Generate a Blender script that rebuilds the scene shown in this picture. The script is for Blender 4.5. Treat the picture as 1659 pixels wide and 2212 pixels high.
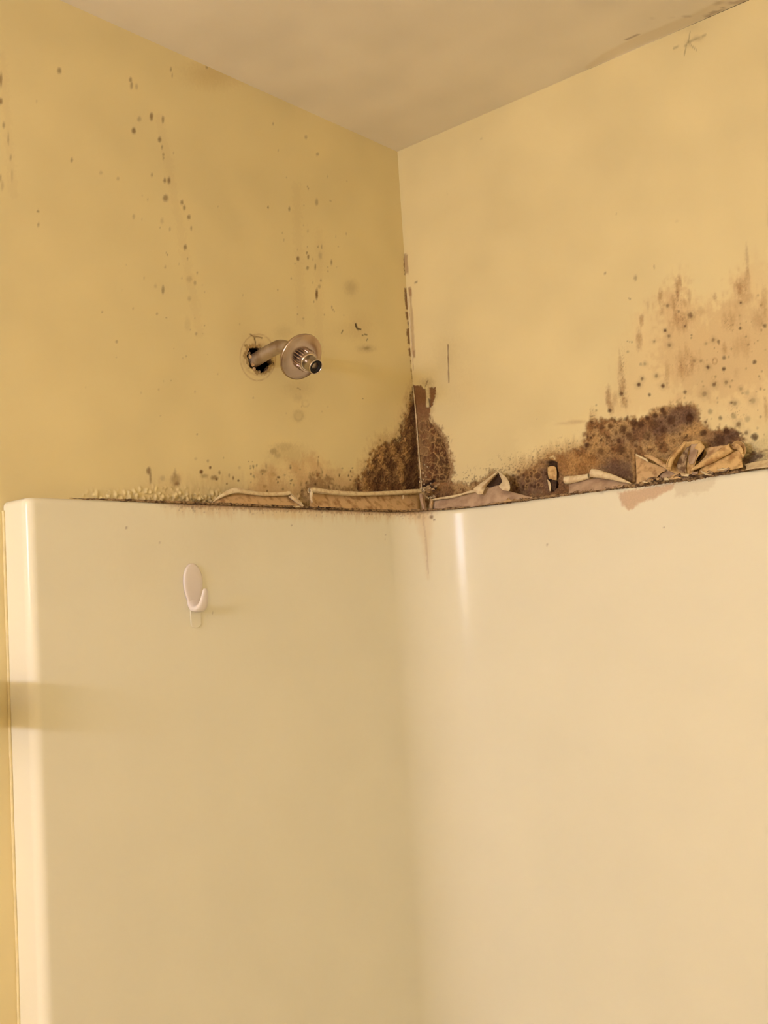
import bpy, bmesh, math
import numpy as np
from mathutils import Vector, Matrix

for o in list(bpy.data.objects):
    bpy.data.objects.remove(o)
C = bpy.context.scene.collection

# ------------------------------------------------------------------ camera
FPX, YAW, PITCH, ROLL = 2241.2118, 0.7066277, 0.0873970, -0.0628673
CAM = np.array([1.0201391, -1.2855073, 1.7070249])
IW, IH = 1659.0, 2212.0
_d = np.array([-math.sin(YAW)*math.cos(PITCH), math.cos(YAW)*math.cos(PITCH), math.sin(PITCH)])
_rt = np.array([math.cos(YAW), math.sin(YAW), 0.0]); _up = np.cross(_rt, _d)
RT = math.cos(ROLL)*_rt + math.sin(ROLL)*_up
UP = -math.sin(ROLL)*_rt + math.cos(ROLL)*_up
cam = bpy.data.cameras.new('camera'); camo = bpy.data.objects.new('camera', cam); C.objects.link(camo)
cam.sensor_fit = 'HORIZONTAL'; cam.sensor_width = 36.0; cam.lens = 36.0*FPX/IW; cam.clip_start = 0.02
M = Matrix((tuple(RT), tuple(UP), tuple(-_d))).transposed().to_4x4(); M.translation = Vector(CAM)
camo.matrix_world = M
bpy.context.scene.camera = camo

# ------------------------------------------------------------------ world, exposure
w = bpy.data.worlds.new('world'); bpy.context.scene.world = w; w.use_nodes = True
w.node_tree.nodes['Background'].inputs[0].default_value = (1.0, 0.8, 0.6, 1); w.node_tree.nodes['Background'].inputs[1].default_value = 0.02
vs = bpy.context.scene.view_settings
vs.view_transform = 'Standard'; vs.look = 'None'; vs.gamma = 1.0; vs.use_curve_mapping = False
vs.exposure = 0.0
cy = bpy.context.scene.cycles; cy.use_adaptive_sampling = True; cy.adaptive_threshold = 0.04; cy.use_light_tree = False; cy.max_bounces = 6; cy.glossy_bounces = 2
LAMP_STRENGTH = 88.0
LAMP_COLOR = (0.975, 1.0, 1.32)

# ------------------------------------------------------------------ helpers
def unp(px, py, ax, val):
    v = _d + RT*(px-IW/2)/FPX - UP*(py-IH/2)/FPX
    return CAM + (val-CAM[ax])/v[ax]*v
def proj(P):
    v = P-CAM; z = v@_d
    return IW/2+FPX*(v@RT)/z, IH/2-FPX*(v@UP)/z
def lin(r, g, b):
    return np.array([(c/255/12.92 if c/255 <= .04045 else ((c/255+.055)/1.055)**2.4) for c in (r, g, b)])
def sst(a, b, x):
    t = np.clip((x-a)/(b-a), 0, 1); return t*t*(3-2*t)
def _hash(i, j, s):
    h = (i.astype(np.int64)*374761393 + j.astype(np.int64)*668265263 + s*974634777) & 0xffffffff
    h = ((h ^ (h >> 13))*1274126177) & 0xffffffff
    return ((h ^ (h >> 16)) & 0xffff)/65535.0
def vnoise(x, y, s=0):
    i = np.floor(x); j = np.floor(y); fx = x-i; fy = y-j
    fx = fx*fx*(3-2*fx); fy = fy*fy*(3-2*fy)
    a = _hash(i, j, s); b = _hash(i+1, j, s); c = _hash(i, j+1, s); d = _hash(i+1, j+1, s)
    return (a*(1-fx)+b*fx)*(1-fy)+(c*(1-fx)+d*fx)*fy
def fbm(x, y, s=0, o=4):
    t = 0; a = .5; n = 0
    for k in range(o):
        t = t+a*vnoise(x*2**k, y*2**k, s+k); n += a; a *= .5
    return t/n-.5                      # about -.5 .. .5
def cells(x, y, s=0):
    """distance to nearest and second nearest jittered point"""
    i = np.floor(x); j = np.floor(y); d1 = np.full(x.shape, 9.); d2 = np.full(x.shape, 9.)
    for a in (-1, 0, 1):
        for b in (-1, 0, 1):
            cx = i+a+_hash(i+a, j+b, s); cy = j+b+_hash(i+a, j+b, s+7)
            d = np.hypot(x-cx, y-cy); d2 = np.minimum(d2, np.maximum(d, d1)); d1 = np.minimum(d1, d)
    return d1, d2
def sdf(poly, x, y):
    """signed distance, negative inside"""
    p = np.array(poly, float); best = np.full(x.shape, 1e9); ins = np.zeros(x.shape, bool)
    for k in range(len(p)):
        a = p[k]; b = p[(k+1) % len(p)]; e = b-a
        t = np.clip(((x-a[0])*e[0]+(y-a[1])*e[1])/(e@e), 0, 1)
        best = np.minimum(best, np.hypot(x-a[0]-t*e[0], y-a[1]-t*e[1]))
        if a[1] != b[1]:
            c = ((a[1] > y) != (b[1] > y)) & (x < (b[0]-a[0])*(y-a[1])/(b[1]-a[1])+a[0]); ins ^= c
    return np.where(ins, -best, best)

def mesh_obj(name, verts, faces, mat, parent=None, smooth=True, kind=None, col=None, rough=None):
    me = bpy.data.meshes.new(name)
    v = np.asarray(verts, np.float32)
    if isinstance(faces, np.ndarray):
        me.vertices.add(len(v)); me.vertices.foreach_set('co', v.ravel())
        me.loops.add(faces.size); me.loops.foreach_set('vertex_index', faces.ravel().astype(np.int32))
        me.polygons.add(len(faces)); me.polygons.foreach_set('loop_start', np.arange(0, faces.size, 4, dtype=np.int32))
        me.polygons.foreach_set('loop_total', np.full(len(faces), 4, np.int32))
        me.update(calc_edges=True); me.validate()
    else:
        me.from_pydata([tuple(map(float, p)) for p in v], [], faces); me.update()
    if smooth: me.polygons.foreach_set('use_smooth', np.ones(len(me.polygons), bool))
    if col is not None:
        a = me.attributes.new('Col', 'FLOAT_COLOR', 'POINT')
        a.data.foreach_set('color', np.concatenate([col, np.ones((len(col), 1))], 1).astype(np.float32).ravel())
    if rough is not None:
        a = me.attributes.new('Grime', 'FLOAT', 'POINT'); a.data.foreach_set('value', rough.astype(np.float32))
    if mat: me.materials.append(mat)
    o = bpy.data.objects.new(name, me); C.objects.link(o)
    if parent:
        o.parent = parent
        o.matrix_parent_inverse = parent.matrix_world.inverted() if parent.type != 'EMPTY' else Matrix.Translation(-parent.location)
    if kind: o['kind'] = kind
    return o
def grid_faces(nu, nv, keep=None, flip=False):
    i, j = np.meshgrid(np.arange(nu-1), np.arange(nv-1), indexing='ij')
    a = (i*nv+j).ravel(); f = np.stack([a, a+nv, a+nv+1, a+1], 1)
    if flip: f = f[:, ::-1]
    if keep is not None: f = f[keep.ravel()]
    return np.ascontiguousarray(f)
def tag(o, label, cat, group=None):
    o['label'] = label; o['category'] = cat
    if group: o['group'] = group
def empty(name, loc):
    o = bpy.data.objects.new(name, None); o.location = loc; o.empty_display_size = .05; C.objects.link(o); return o
def lathe(profile, n=48):
    """profile: list (r, h) along +Z -> verts, faces; closed around"""
    V = []; F = []
    for r, h in profile:
        for k in range(n):
            a = 2*math.pi*k/n; V.append((r*math.cos(a), r*math.sin(a), h))
    for i in range(len(profile)-1):
        for k in range(n):
            F.append((i*n+k, i*n+(k+1) % n, (i+1)*n+(k+1) % n, (i+1)*n+k))
    return V, F
def box(x0, x1, y0, y1, z0, z1):
    V = [(x, y, z) for x in (x0, x1) for y in (y0, y1) for z in (z0, z1)]
    F = [(0, 1, 3, 2), (4, 6, 7, 5), (0, 4, 5, 1), (2, 3, 7, 6), (0, 2, 6, 4), (1, 5, 7, 3)]
    return V, F
def catmull(P, n):
    """P (k,d) -> smooth resampled with n points per segment"""
    P = np.asarray(P, float); k = len(P); out = []
    for i in range(k-1):
        p0 = P[max(i-1, 0)]; p1 = P[i]; p2 = P[i+1]; p3 = P[min(i+2, k-1)]
        for t in np.arange(n)/n:
            out.append(.5*(2*p1+(p2-p0)*t+(2*p0-5*p1+4*p2-p3)*t*t+(3*p1-p0-3*p2+p3)*t**3))
    out.append(P[-1]); return np.array(out)

# ------------------------------------------------------------------ materials
def new_mat(name):
    m = bpy.data.materials.new(name); m.use_nodes = True
    nt = m.node_tree; return m, nt, nt.nodes['Principled BSDF']
def noise_node(nt, scale, detail=4, coord='Object', stretch=None):
    tc = nt.nodes.new('ShaderNodeTexCoord'); n = nt.nodes.new('ShaderNodeTexNoise')
    n.inputs['Scale'].default_value = scale; n.inputs['Detail'].default_value = detail
    if stretch:
        mp = nt.nodes.new('ShaderNodeMapping'); mp.inputs['Scale'].default_value = stretch
        nt.links.new(tc.outputs[coord], mp.inputs[0]); nt.links.new(mp.outputs[0], n.inputs['Vector'])
    else: nt.links.new(tc.outputs[coord], n.inputs['Vector'])
    return n
def attr_mat(name, rough=.7, spec=.3, coat=0, bump_scale=260, bump=.03, tint=.05, grime_bump=.6):
    """colour from the vertex attribute, fine grain and relief from noise; grime makes both stronger"""
    m, nt, b = new_mat(name)
    a = nt.nodes.new('ShaderNodeAttribute'); a.attribute_name = 'Col'
    g = nt.nodes.new('ShaderNodeAttribute'); g.attribute_name = 'Grime'
    n1 = noise_node(nt, 420, 2)
    mr = nt.nodes.new('ShaderNodeMapRange'); mr.inputs[1].default_value = .32; mr.inputs[2].default_value = .68
    mr.inputs[3].default_value = .55; mr.inputs[4].default_value = 1.35
    nt.links.new(n1.outputs[0], mr.inputs[0])
    mixf = nt.nodes.new('ShaderNodeMath'); mixf.operation = 'MULTIPLY_ADD'
    # factor = 1 + grime*(v-1)
    sub = nt.nodes.new('ShaderNodeMath'); sub.operation = 'SUBTRACT'; nt.links.new(mr.outputs[0], sub.inputs[0]); sub.inputs[1].default_value = 1
    nt.links.new(g.outputs['Fac'], mixf.inputs[0]); nt.links.new(sub.outputs[0], mixf.inputs[1]); mixf.inputs[2].default_value = 1
    n2 = noise_node(nt, 9, 1)
    t = nt.nodes.new('ShaderNodeMapRange'); t.inputs[1].default_value = .3; t.inputs[2].default_value = .7
    t.inputs[3].default_value = 1-tint; t.inputs[4].default_value = 1+tint; nt.links.new(n2.outputs[0], t.inputs[0])
    mm = nt.nodes.new('ShaderNodeMath'); mm.operation = 'MULTIPLY'; nt.links.new(mixf.outputs[0], mm.inputs[0]); nt.links.new(t.outputs[0], mm.inputs[1])
    vm = nt.nodes.new('ShaderNodeVectorMath'); vm.operation = 'SCALE'
    nt.links.new(a.outputs['Color'], vm.inputs[0]); nt.links.new(mm.outputs[0], vm.inputs['Scale'])
    nt.links.new(vm.outputs[0], b.inputs['Base Color'])
    n3 = noise_node(nt, bump_scale, 1.5)
    bs = nt.nodes.new('ShaderNodeMath'); bs.operation = 'MULTIPLY_ADD'; nt.links.new(g.outputs['Fac'], bs.inputs[0]); bs.inputs[1].default_value = grime_bump; bs.inputs[2].default_value = bump
    bp = nt.nodes.new('ShaderNodeBump'); bp.inputs['Distance'].default_value = .0015
    nt.links.new(n3.outputs[0], bp.inputs['Height']); nt.links.new(bs.outputs[0], bp.inputs['Strength']); nt.links.new(bp.outputs[0], b.inputs['Normal'])
    ro = nt.nodes.new('ShaderNodeMath'); ro.operation = 'MULTIPLY_ADD'; ro.use_clamp = True
    nt.links.new(g.outputs['Fac'], ro.inputs[0]); ro.inputs[1].default_value = .5; ro.inputs[2].default_value = rough
    nt.links.new(ro.outputs[0], b.inputs['Roughness']); b.inputs['Specular IOR Level'].default_value = spec
    b.inputs['Coat Weight'].default_value = coat; b.inputs['Coat Roughness'].default_value = .12
    return m
def plain(name, col, rough=.6, metal=0, c2=None, scale=60, lo=.4, hi=.65, bump=0, bscale=200, spec=.5, stretch=None):
    m, nt, b = new_mat(name)
    b.inputs['Roughness'].default_value = rough; b.inputs['Metallic'].default_value = metal; b.inputs['Specular IOR Level'].default_value = spec
    n = noise_node(nt, scale, 3, stretch=stretch); r = nt.nodes.new('ShaderNodeValToRGB')
    c2 = c2 if c2 is not None else [c*.85 for c in col]
    r.color_ramp.elements[0].position = lo; r.color_ramp.elements[1].position = hi
    r.color_ramp.elements[0].color = (*c2, 1); r.color_ramp.elements[1].color = (*col, 1)
    nt.links.new(n.outputs[0], r.inputs[0]); nt.links.new(r.outputs[0], b.inputs['Base Color'])
    if bump:
        n3 = noise_node(nt, bscale, 2); bp = nt.nodes.new('ShaderNodeBump'); bp.inputs['Distance'].default_value = .001; bp.inputs['Strength'].default_value = bump
        nt.links.new(n3.outputs[0], bp.inputs['Height']); nt.links.new(bp.outputs[0], b.inputs['Normal'])
    return m

PAINT = np.array([0.86, 0.72, 0.385])
CEIL = np.array([0.97, 0.88, 0.72])
GEL = np.array([0.92, 0.86, 0.665])
m_wall = attr_mat('wall_paint', .62, .35)
m_ceil = attr_mat('ceiling_paint', .85, .2)
m_gel = attr_mat('gelcoat', .215, .26, 0, 30, .006, .015, .3)
m_room = plain('room_paint', tuple(PAINT), .7, c2=tuple(PAINT*.97), scale=5)
m_floor = plain('floor_vinyl', (.34, .22, .12), .5, c2=(.28, .18, .1), scale=12)
m_cream = plain('paper_painted_side', (.84, .70, .44), .6, c2=(.70, .52, .29), scale=150, lo=.35, hi=.55, bump=.3)
m_tan = plain('paper_torn_tan', (.68, .46, .23), .85, c2=(.40, .23, .10), scale=90, lo=.34, hi=.52, bump=.6)
m_mauve = plain('paper_back_mauve', (.58, .41, .27), .85, c2=(.38, .25, .16), scale=60, lo=.35, hi=.6, bump=.3)
m_orange = plain('paper_layer_ochre', (.78, .54, .24), .8, c2=(.48, .27, .10), scale=90, lo=.36, hi=.56, bump=.6)
m_mould_shade = plain('mould_and_fold_shade', (.10, .05, .025), .9, c2=(.05, .025, .012), scale=200, bump=.6)  # mouldy scraps, and the sheets that stand for shade in the folds
m_grime = plain('caulk_grime', (.42, .27, .13), .85, c2=(.10, .05, .02), scale=240, lo=.40, hi=.62, bump=.9, bscale=400)
m_gyps_shade = plain('gypsum_and_fold_shade', (.50, .36, .2), .9, c2=(.18, .10, .05), scale=180, lo=.4, hi=.6, bump=.8)  # gypsum rim and scraps, also the painted shade in the large fold
m_void = plain('cavity_dark', (.03, .018, .01), .95)
m_brass = plain('satin_nickel', (.56, .45, .38), .26, 1.0, c2=(.42, .33, .27), scale=30, bump=.04)
m_pipe = plain('tarnished_pipe', (.50, .42, .33), .42, .85, c2=(.30, .22, .15), scale=55, lo=.38, hi=.62, bump=.15)
m_rubber = plain('black_rubber', (.012, .008, .006), .6)
m_steel = plain('bright_chrome', (.75, .68, .60), .18, 1.0, c2=(.6, .52, .45), scale=90)
m_plastic = plain('white_plastic', (.86, .77, .70), .3, c2=(.84, .75, .68), scale=8)
m_film = plain('adhesive_strip_film', tuple(GEL*np.array([.99, .98, .95])), .3, c2=tuple(GEL*.96), scale=20)
m_line = plain('old_caulk', tuple(PAINT*1.02), .6, c2=tuple(PAINT*.9), scale=60)
m_tub = plain('tub_acrylic', tuple(GEL), .2, c2=tuple(GEL*.97))

# ------------------------------------------------------------------ stains
DARK = np.array([.060, .024, .009]); RED = np.array([.37, .165, .06]); BROWN = np.array([.175, .072, .024])
TAN = np.array([.50, .30, .115]); MAUVE = np.array([.175, .10, .072]); YEL = np.array([.68, .46, .17]); OLIVE = np.array([.42, .30, .13])
class Paint:
    def __init__(s, P, base, u, v):
        s.x, s.y = proj(P); s.n = len(P); s.col = np.tile(base, (s.n, 1)).astype(float); s.g = np.zeros(s.n); s.d = np.zeros(s.n)
        s.u = u*1500; s.v = v*1500     # noise coordinates, about one photo pixel per unit
        s.f = fbm(s.u/9, s.v/9, 3); s.f2 = fbm(s.u/3.5, s.v/3.5, 11, 3); s.fs = fbm(s.u/6, s.v/34, 21)
    def lay(s, a, c, g=0.0, idx=None):
        if idx is None: idx = slice(None)
        a = np.clip(a, 0, 1); s.col[idx] = s.col[idx]*(1-a[:, None])+np.asarray(c)*a[:, None]
        if g: s.g[idx] = np.maximum(s.g[idx], a*g)
    def near(s, cx, cy, r): return np.where((np.abs(s.x-cx) < r) & (np.abs(s.y-cy) < r))[0]
    def spot(s, cx, cy, rx, ry=None, a=.7, c=BROWN, soft=.6, g=.3, amp=.8):
        ry = ry or rx; i = s.near(cx, cy, 2.6*max(rx, ry)+3)
        if not len(i): return
        d = np.hypot((s.x[i]-cx)/rx, (s.y[i]-cy)/ry)+amp*s.f2[i]
        s.lay(a*(1-sst(1-soft, 1+soft, d)), c, g, i)
    def ring(s, cx, cy, rx, ry, wd, a, c):
        i = s.near(cx, cy, 1.6*max(rx, ry)+5)
        if not len(i): return
        d = np.abs(np.hypot((s.x[i]-cx)/rx, (s.y[i]-cy)/ry)-1)*min(rx, ry)
        s.lay(a*(1-sst(wd*.4, wd*1.3, d+wd*1.5*s.f[i]))*np.clip(.8+2*s.f[i], 0, 1), c, 0, i)
    def line(s, pts, wd, a, c, g=.2, depth=0, jit=0):
        p = np.array(pts, float); cx, cy = p.mean(0); i = s.near(cx, cy, np.abs(p-p.mean(0)).max()+10)
        if not len(i): return
        X = s.x[i]+jit*s.f2[i]; Y = s.y[i]+jit*s.f[i]; best = np.full(len(i), 1e9)
        for k in range(len(p)-1):
            A, B = p[k], p[k+1]; e = B-A; t = np.clip(((X-A[0])*e[0]+(Y-A[1])*e[1])/(e@e), 0, 1)
            best = np.minimum(best, np.hypot(X-A[0]-t*e[0], Y-A[1]-t*e[1]))
        m = 1-sst(wd*.5, wd*1.2, best); s.lay(a*m, c, g, i); s.d[i] += depth*m
    def poly(s, pts, a, c, soft=6, amp=12, g=.5, streak=0, fine=0, depth=0, dsoft=2):
        p = np.array(pts, float); lo = p.min(0)-40; hi = p.max(0)+40
        i = np.where((s.x > lo[0]) & (s.x < hi[0]) & (s.y > lo[1]) & (s.y < hi[1]))[0]
        if not len(i): return None, None
        d0 = sdf(p, s.x[i], s.y[i]); d = d0+amp*s.f[i]*2+fine*s.f2[i]*2+streak*s.fs[i]*2
        m = 1-sst(-soft, soft, d); s.lay(a*m, c, g, i)
        if depth: s.d[i] += depth*(1-sst(-dsoft, dsoft, d))
        return i, m

def paint_left(p):
    # yellow stain by the ceiling, faint smudges
    p.spot(462, 160, 55, 26, .35, YEL*.85, .9, 0); p.spot(758, 621, 12, 14, .22, BROWN, .8, 0)
    p.spot(613, 717, 18, 12, .18, OLIVE, .8, 0); p.spot(748, 715, 28, 18, .12, OLIVE, .8, 0); p.spot(780, 705, 22, 26, .12, RED, .9, 0)
    dots = [(128,153,4,6,.6),(282,172,3,5,.6),(284,184,3,7,.5),(295,187,3,6,.3),(369,150,2,5,.5),(372,163,1.5,5,.3),(447,144,2.5,5,.5),(2,172,2.5,14,.7),(1,219,4,6,.8),
     (8,270,2.5,6,.5),(18,300,2,11,.4),(23,341,2.5,6,.35),(26,380,2,12,.2),(79,219,1.6,3,.2),(301,257,4,5,.35),(327,252,3.4,7,.75),(352,258,2.4,7,.6),(289,282,4.4,6,.75),(345,301,3.4,5,.7),
     (350,318,1.8,4,.5),(353,334,2.2,3.4,.5),(353,342,1.8,2.5,.45),(375,330,1.4,2.2,.4),(155,346,2.6,4.5,.5),(218,373,3.5,3.5,.25),(255,386,3,3.5,.25),(328,378,2,4,.45),(356,390,2.6,5,.7),(365,390,3,6.5,.75),
     (358,428,5.4,6,.65),(393,437,3,4.5,.65),(398,449,2.8,4.5,.6),(408,469,3.4,4.5,.65),(413,493,1.9,4,.5),(289,468,3,5,.3),(307,475,1,1.6,.5),(82,456,2.4,3,.6),(83,485,2.4,4,.5),(350,477,3.5,6,.2),(367,495,1.8,3.4,.35),
     (1,385,1.6,8,.4),(5,401,3,10,.25),(471,447,1.2,1.8,.3),(400,534,3.4,4.6,.7),(405,559,1.5,2.8,.5),(362,550,1.6,1.8,.5),(357,577,1.8,2.8,.35),(426,589,1.8,3,.4),(409,603,6,6,.22),(421,611,3,3.4,.4),(393,600,1.5,1.8,.35),
     (352,626,3,8,.55),(336,618,3,4,.2),(409,645,4,4.5,.25),(442,632,1.2,1.6,.35),(339,678,2.2,2.4,.4),(424,721,2.4,3,.4),(252,738,2.6,3,.4),(442,703,1.2,1.5,.4),(405,700,6,14,.1),
     (579,448,1.8,2.6,.6),(625,451,2,4,.55),(684,437,3,7,.4),(664,403,1.4,2,.5),(666,408,1.3,1.8,.5),(619,384,1.3,1.5,.3),(714,434,2.4,2,.3),(610,503,1.2,2,.3),(665,499,2,3,.25),(644,559,2.9,4,.85),
     (663,546,1.8,2.4,.7),(666,555,2,4.5,.7),(664,579,2.8,3.6,.6),(687,533,1.4,2,.6),(695,533,1.2,4,.5),(692,552,3.5,7,.25),(681,577,1.6,6,.65),(716,567,2,5,.55),(629,601,1.4,1.8,.5),(693,606,1.5,2.6,.6),
     (690,619,3,4,.35),(676,610,1.2,2,.45),(684,636,2.5,10,.95),(678,652,1.2,2,.6),(717,663,1.3,3,.6),(719,669,1.3,1.6,.6),(722,673,1,1.3,.5),(701,679,1.2,1.8,.45),(600,627,1.5,1.6,.4),(643,679,1.4,2,.45),(655,688,2,2.4,.35),
     (590,267,1.5,3,.4),(661,296,3,3.5,.35),(686,333,3,3,.4),(601,325,1.2,2,.4),(784,861,1.2,1.2,.6),(426,938,1.4,1.4,.6),(423,991,3,3,.2),(449,996,2.6,3,.4),(435,1019,3.4,4.4,1.),(454,1010,2.2,3,1.),
     (441,1028,7,4,.45),(463,1032,7,4.5,.65),(468,1035,2.4,2.4,.9),(474,1021,2.2,3.6,.7),(490,1045,1.8,2,.85),(504,1033,1.8,3.6,.8),(515,1038,1.8,2.3,.95),(495,1027,1.4,4,.6),(517,1010,3,3.4,.2),(550,1032,1.4,1.8,.7),
     (321,1017,4.2,7,.75),(325,1032,2.2,11,.6),(351,1033,5,6,.25),(379,1037,9,12,.5),(378,1022,3,8,.3),(383,1045,5,4,.6),(569,1018,7,4,.6),(575,1008,2.4,6,.35),(592,1024,6,4,.35),(591,975,8,6,.45),(600,984,6,5,.3),
     (572,1050,4,3,.6),(688,987,1.2,2,.6),(687,1000,1.4,7,.5),(686,1025,3,4,.8),(537,997,1.2,1.2,.6),(545,997,1.2,1.2,.6),(483,989,1.2,2,.3)]
    # long pale drip tracks carrying the dots
    for (x0, y0, x1, y1) in ((345,255,432,720),(640,400,650,700),(690,500,690,760),(4,120,30,420)):
        p.line([(x0, y0), (x1, y1)], 10, .06, RED, 0, jit=20)
    for (cx, cy, rx, ry, a) in dots: p.spot(cx, cy, rx*1.05, ry*1.05, a*.95, BROWN, .55, .2, .6)
    # small random specks over the mid wall
    rs = np.random.RandomState(5)
    for k in range(60):
        cx = rs.choice([rs.normal(680, 35), rs.normal(390, 60), rs.uniform(40, 840)]); cy = rs.uniform(380, 900)
        p.spot(cx, cy, rs.uniform(.9, 1.8), rs.uniform(1.2, 2.6), rs.uniform(.15, .4), BROWN, .6, 0)
    # cracks in the paint right of the arm and around the hole
    p.line([(769,699),(770,706),(774,711),(779,711)], 2.2, .95, DARK, .5, -.001); p.line([(741,713),(738,719)], 1.3, .7, DARK)
    p.line([(783,724),(789,722),(794,725)], 1.3, .7, DARK); p.line([(791,736),(794,732)], 1.3, .6, DARK)
    p.spot(792, 753, 17, 7, .35, OLIVE, .8, .1); p.spot(792, 752, 6, 3, .45, BROWN, .8, .1)
    p.spot(644, 840, 24, 16, .22, OLIVE, .9, 0); p.line([(642,838),(649,841)], 1.1, .5, BROWN); p.spot(643, 860, 9, 8, .2, OLIVE, .8, 0)
    p.spot(645, 898, 12, 12, .25, OLIVE, .8, 0); p.ring(645, 898, 9, 10, 3, .25, OLIVE); p.ring(660, 872, 7, 7, 2.4, .22, OLIVE)
    p.ring(557, 772, 38, 50, 1.5, .4, RED); p.spot(553, 752, 26, 24, .2, TAN*1.1, .7, .2)
    p.line([(541,722),(548,727),(562,728),(566,730)], 1.6, .75, BROWN, .3, -.0006, 1); p.line([(550,730),(552,738),(552,745)], 1.5, .8, DARK, .3, -.0006)
    p.ring(560, 777, 34, 33, 4, .3, TAN)
    i, m = p.poly([(529,745),(560,744),(585,765),(594,785),(578,806),(556,808),(536,795),(527,770)], .75, TAN*.75, 2, 5, .7, 0, 4)
    # tan paste smear above the flaps
    p.spot(628, 985, 36, 22, .35, OLIVE*1.05, .8, .1); p.spot(612, 965, 20, 7, .3, OLIVE, .9, .1)
    # blistered wet paint along the edge of the surround
    zone = (1-sst(1064, 1040, p.y)*1.0)
    top = 1062-38*sst(250, 380, p.x)-24*sst(500, 600, p.x)
    zone = sst(-12, 10, p.y-top)*sst(150, 210, p.x)*(1-sst(640, 700, p.x))
    c1, c2 = cells(p.u/9, p.v/13, 5); bl = sst(.55, .1, c1)*(p.f > -.04)
    zlow = zone*sst(46, 20, np.interp(p.x, [60, 160, 300, 500, 700, 925], [1076, 1077, 1084, 1095, 1103, 1109])-p.y+26*sst(560, 500, p.x)*0)
    p.d += zlow*(bl*.0019+p.f2*.0008)+zone*p.f*.0006
    edge_y = np.interp(p.x, [60, 160, 300, 500, 700, 925], [1076, 1077, 1084, 1095, 1103, 1109])
    near = edge_y-p.y
    p.lay(zone*.22*np.clip(.4+2*p.fs, 0, 1), TAN*1.15, .2); p.lay(zlow*bl*.8, PAINT*1.12, 0)
    p.lay(sst(16, 2, near+10*p.fs)*sst(200, 330, p.x)*.7*(p.x < 700)*.6, BROWN, .6)
    p.lay(sst(.20, .32, p.f2+.25*sst(34, 6, near))*sst(34, 8, near)*sst(330, 430, p.x)*.6, DARK, .6)
    # brown haze left of the big colony
    p.poly([(520,1075),(545,1035),(580,1010),(640,1000),(680,985),(720,1015),(770,1030),(775,1070),(700,1110)], .38, RED*1.4, 16, 18, .25, 5)
    p.poly([(655,1070),(668,1038),(690,1026),(715,1040),(745,1070)], .55, BROWN, 10, 26, .6, 4, 8)
    p.poly([(740,1062),(765,1045),(800,1040),(905,1050),(905,1070),(740,1072)], .6, BROWN, 6, 8, .9, 4)
    for (cx, cy, rx, ry, a) in ((612,1020,16,26,.55),(630,1040,9,18,.5),(540,1040,14,16,.45),(575,1035,5,12,.4),(700,1010,6,18,.35),(664,1012,8,14,.35)):
        p.spot(cx, cy, rx, ry, a, PAINT*1.08, .7, 0, 1.2)
    for k in range(46):
        p.spot(rs.uniform(540, 770), rs.uniform(1005, 1062), rs.uniform(.9, 2.4), rs.uniform(1, 3), rs.uniform(.4, .85), DARK*1.3, .6, .2)
    # the big colony
    P0 = [(768,1068),(772,1035),(795,1005),(808,968),(838,955),(862,948),(868,915),(882,880),(891,835),(906,860),(912,1070)]
    p.poly([(750,1062),(765,1020),(790,985),(800,950),(850,930),(865,900),(875,860),(890,830),(906,850),(912,1062)], .40, TAN, 12, 14, .4, 6)
    i, m = p.poly(P0, .88, BROWN, 7, 14, 1.0, 4, 5)
    if i is not None:
        ang = (p.u[i]*.55-p.v[i]*.85)/5.5; st = fbm(ang, (p.u[i]*.85+p.v[i]*.55)/22, 31)
        big = fbm(p.u[i]/22, p.v[i]/30, 71, 3); upl = sst(0, 110, 905-p.x[i])*sst(1060, 985, p.y[i])
        p.lay(m*sst(.0, .16, .45*st+.6*big+.5*p.f2[i]+.14*upl-.03)*.75, TAN*1.05, .8, i); p.lay(m*sst(.04, .18, -.5*st-.5*big+.5*p.f[i]+.4*p.f2[i]+.06*sst(860, 900, p.x[i]))*.75, DARK, 1, i)
        c1, c2 = cells(p.u[i]/11, p.v[i]/15, 15); rim = m*(1-sst(.04, .14, c2-c1))
        p.lay(rim*sst(-.05, .1, p.f[i])*.25, TAN, .8, i)
        p.d[i] += m*(st*.0022+big*.002+p.f2[i]*.0014)
    p.poly([(878,1065),(884,960),(886,900),(893,850),(910,850),(912,1065)], .55, DARK, 7, 6, .9, 8)
    # corner tape remnants up the left side of the corner
    for q in ([(871,548),(879,548),(880,592),(874,592)], [(873,622),(884,622),(886,670),(876,668)], [(876,674),(887,672),(889,690),(879,690)], [(879,696),(888,694),(889,708),(883,706)],
              [(878,712),(888,710),(890,745),(880,742)], [(880,754),(891,750),(893,772),(886,770)], [(886,778),(893,776),(895,790),(890,790)], [(887,796),(895,796),(898,828),(893,826)]):
        p.poly(q, .85, BROWN*1.25, 1.2, 2, .4, 0, 2.2)

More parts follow.
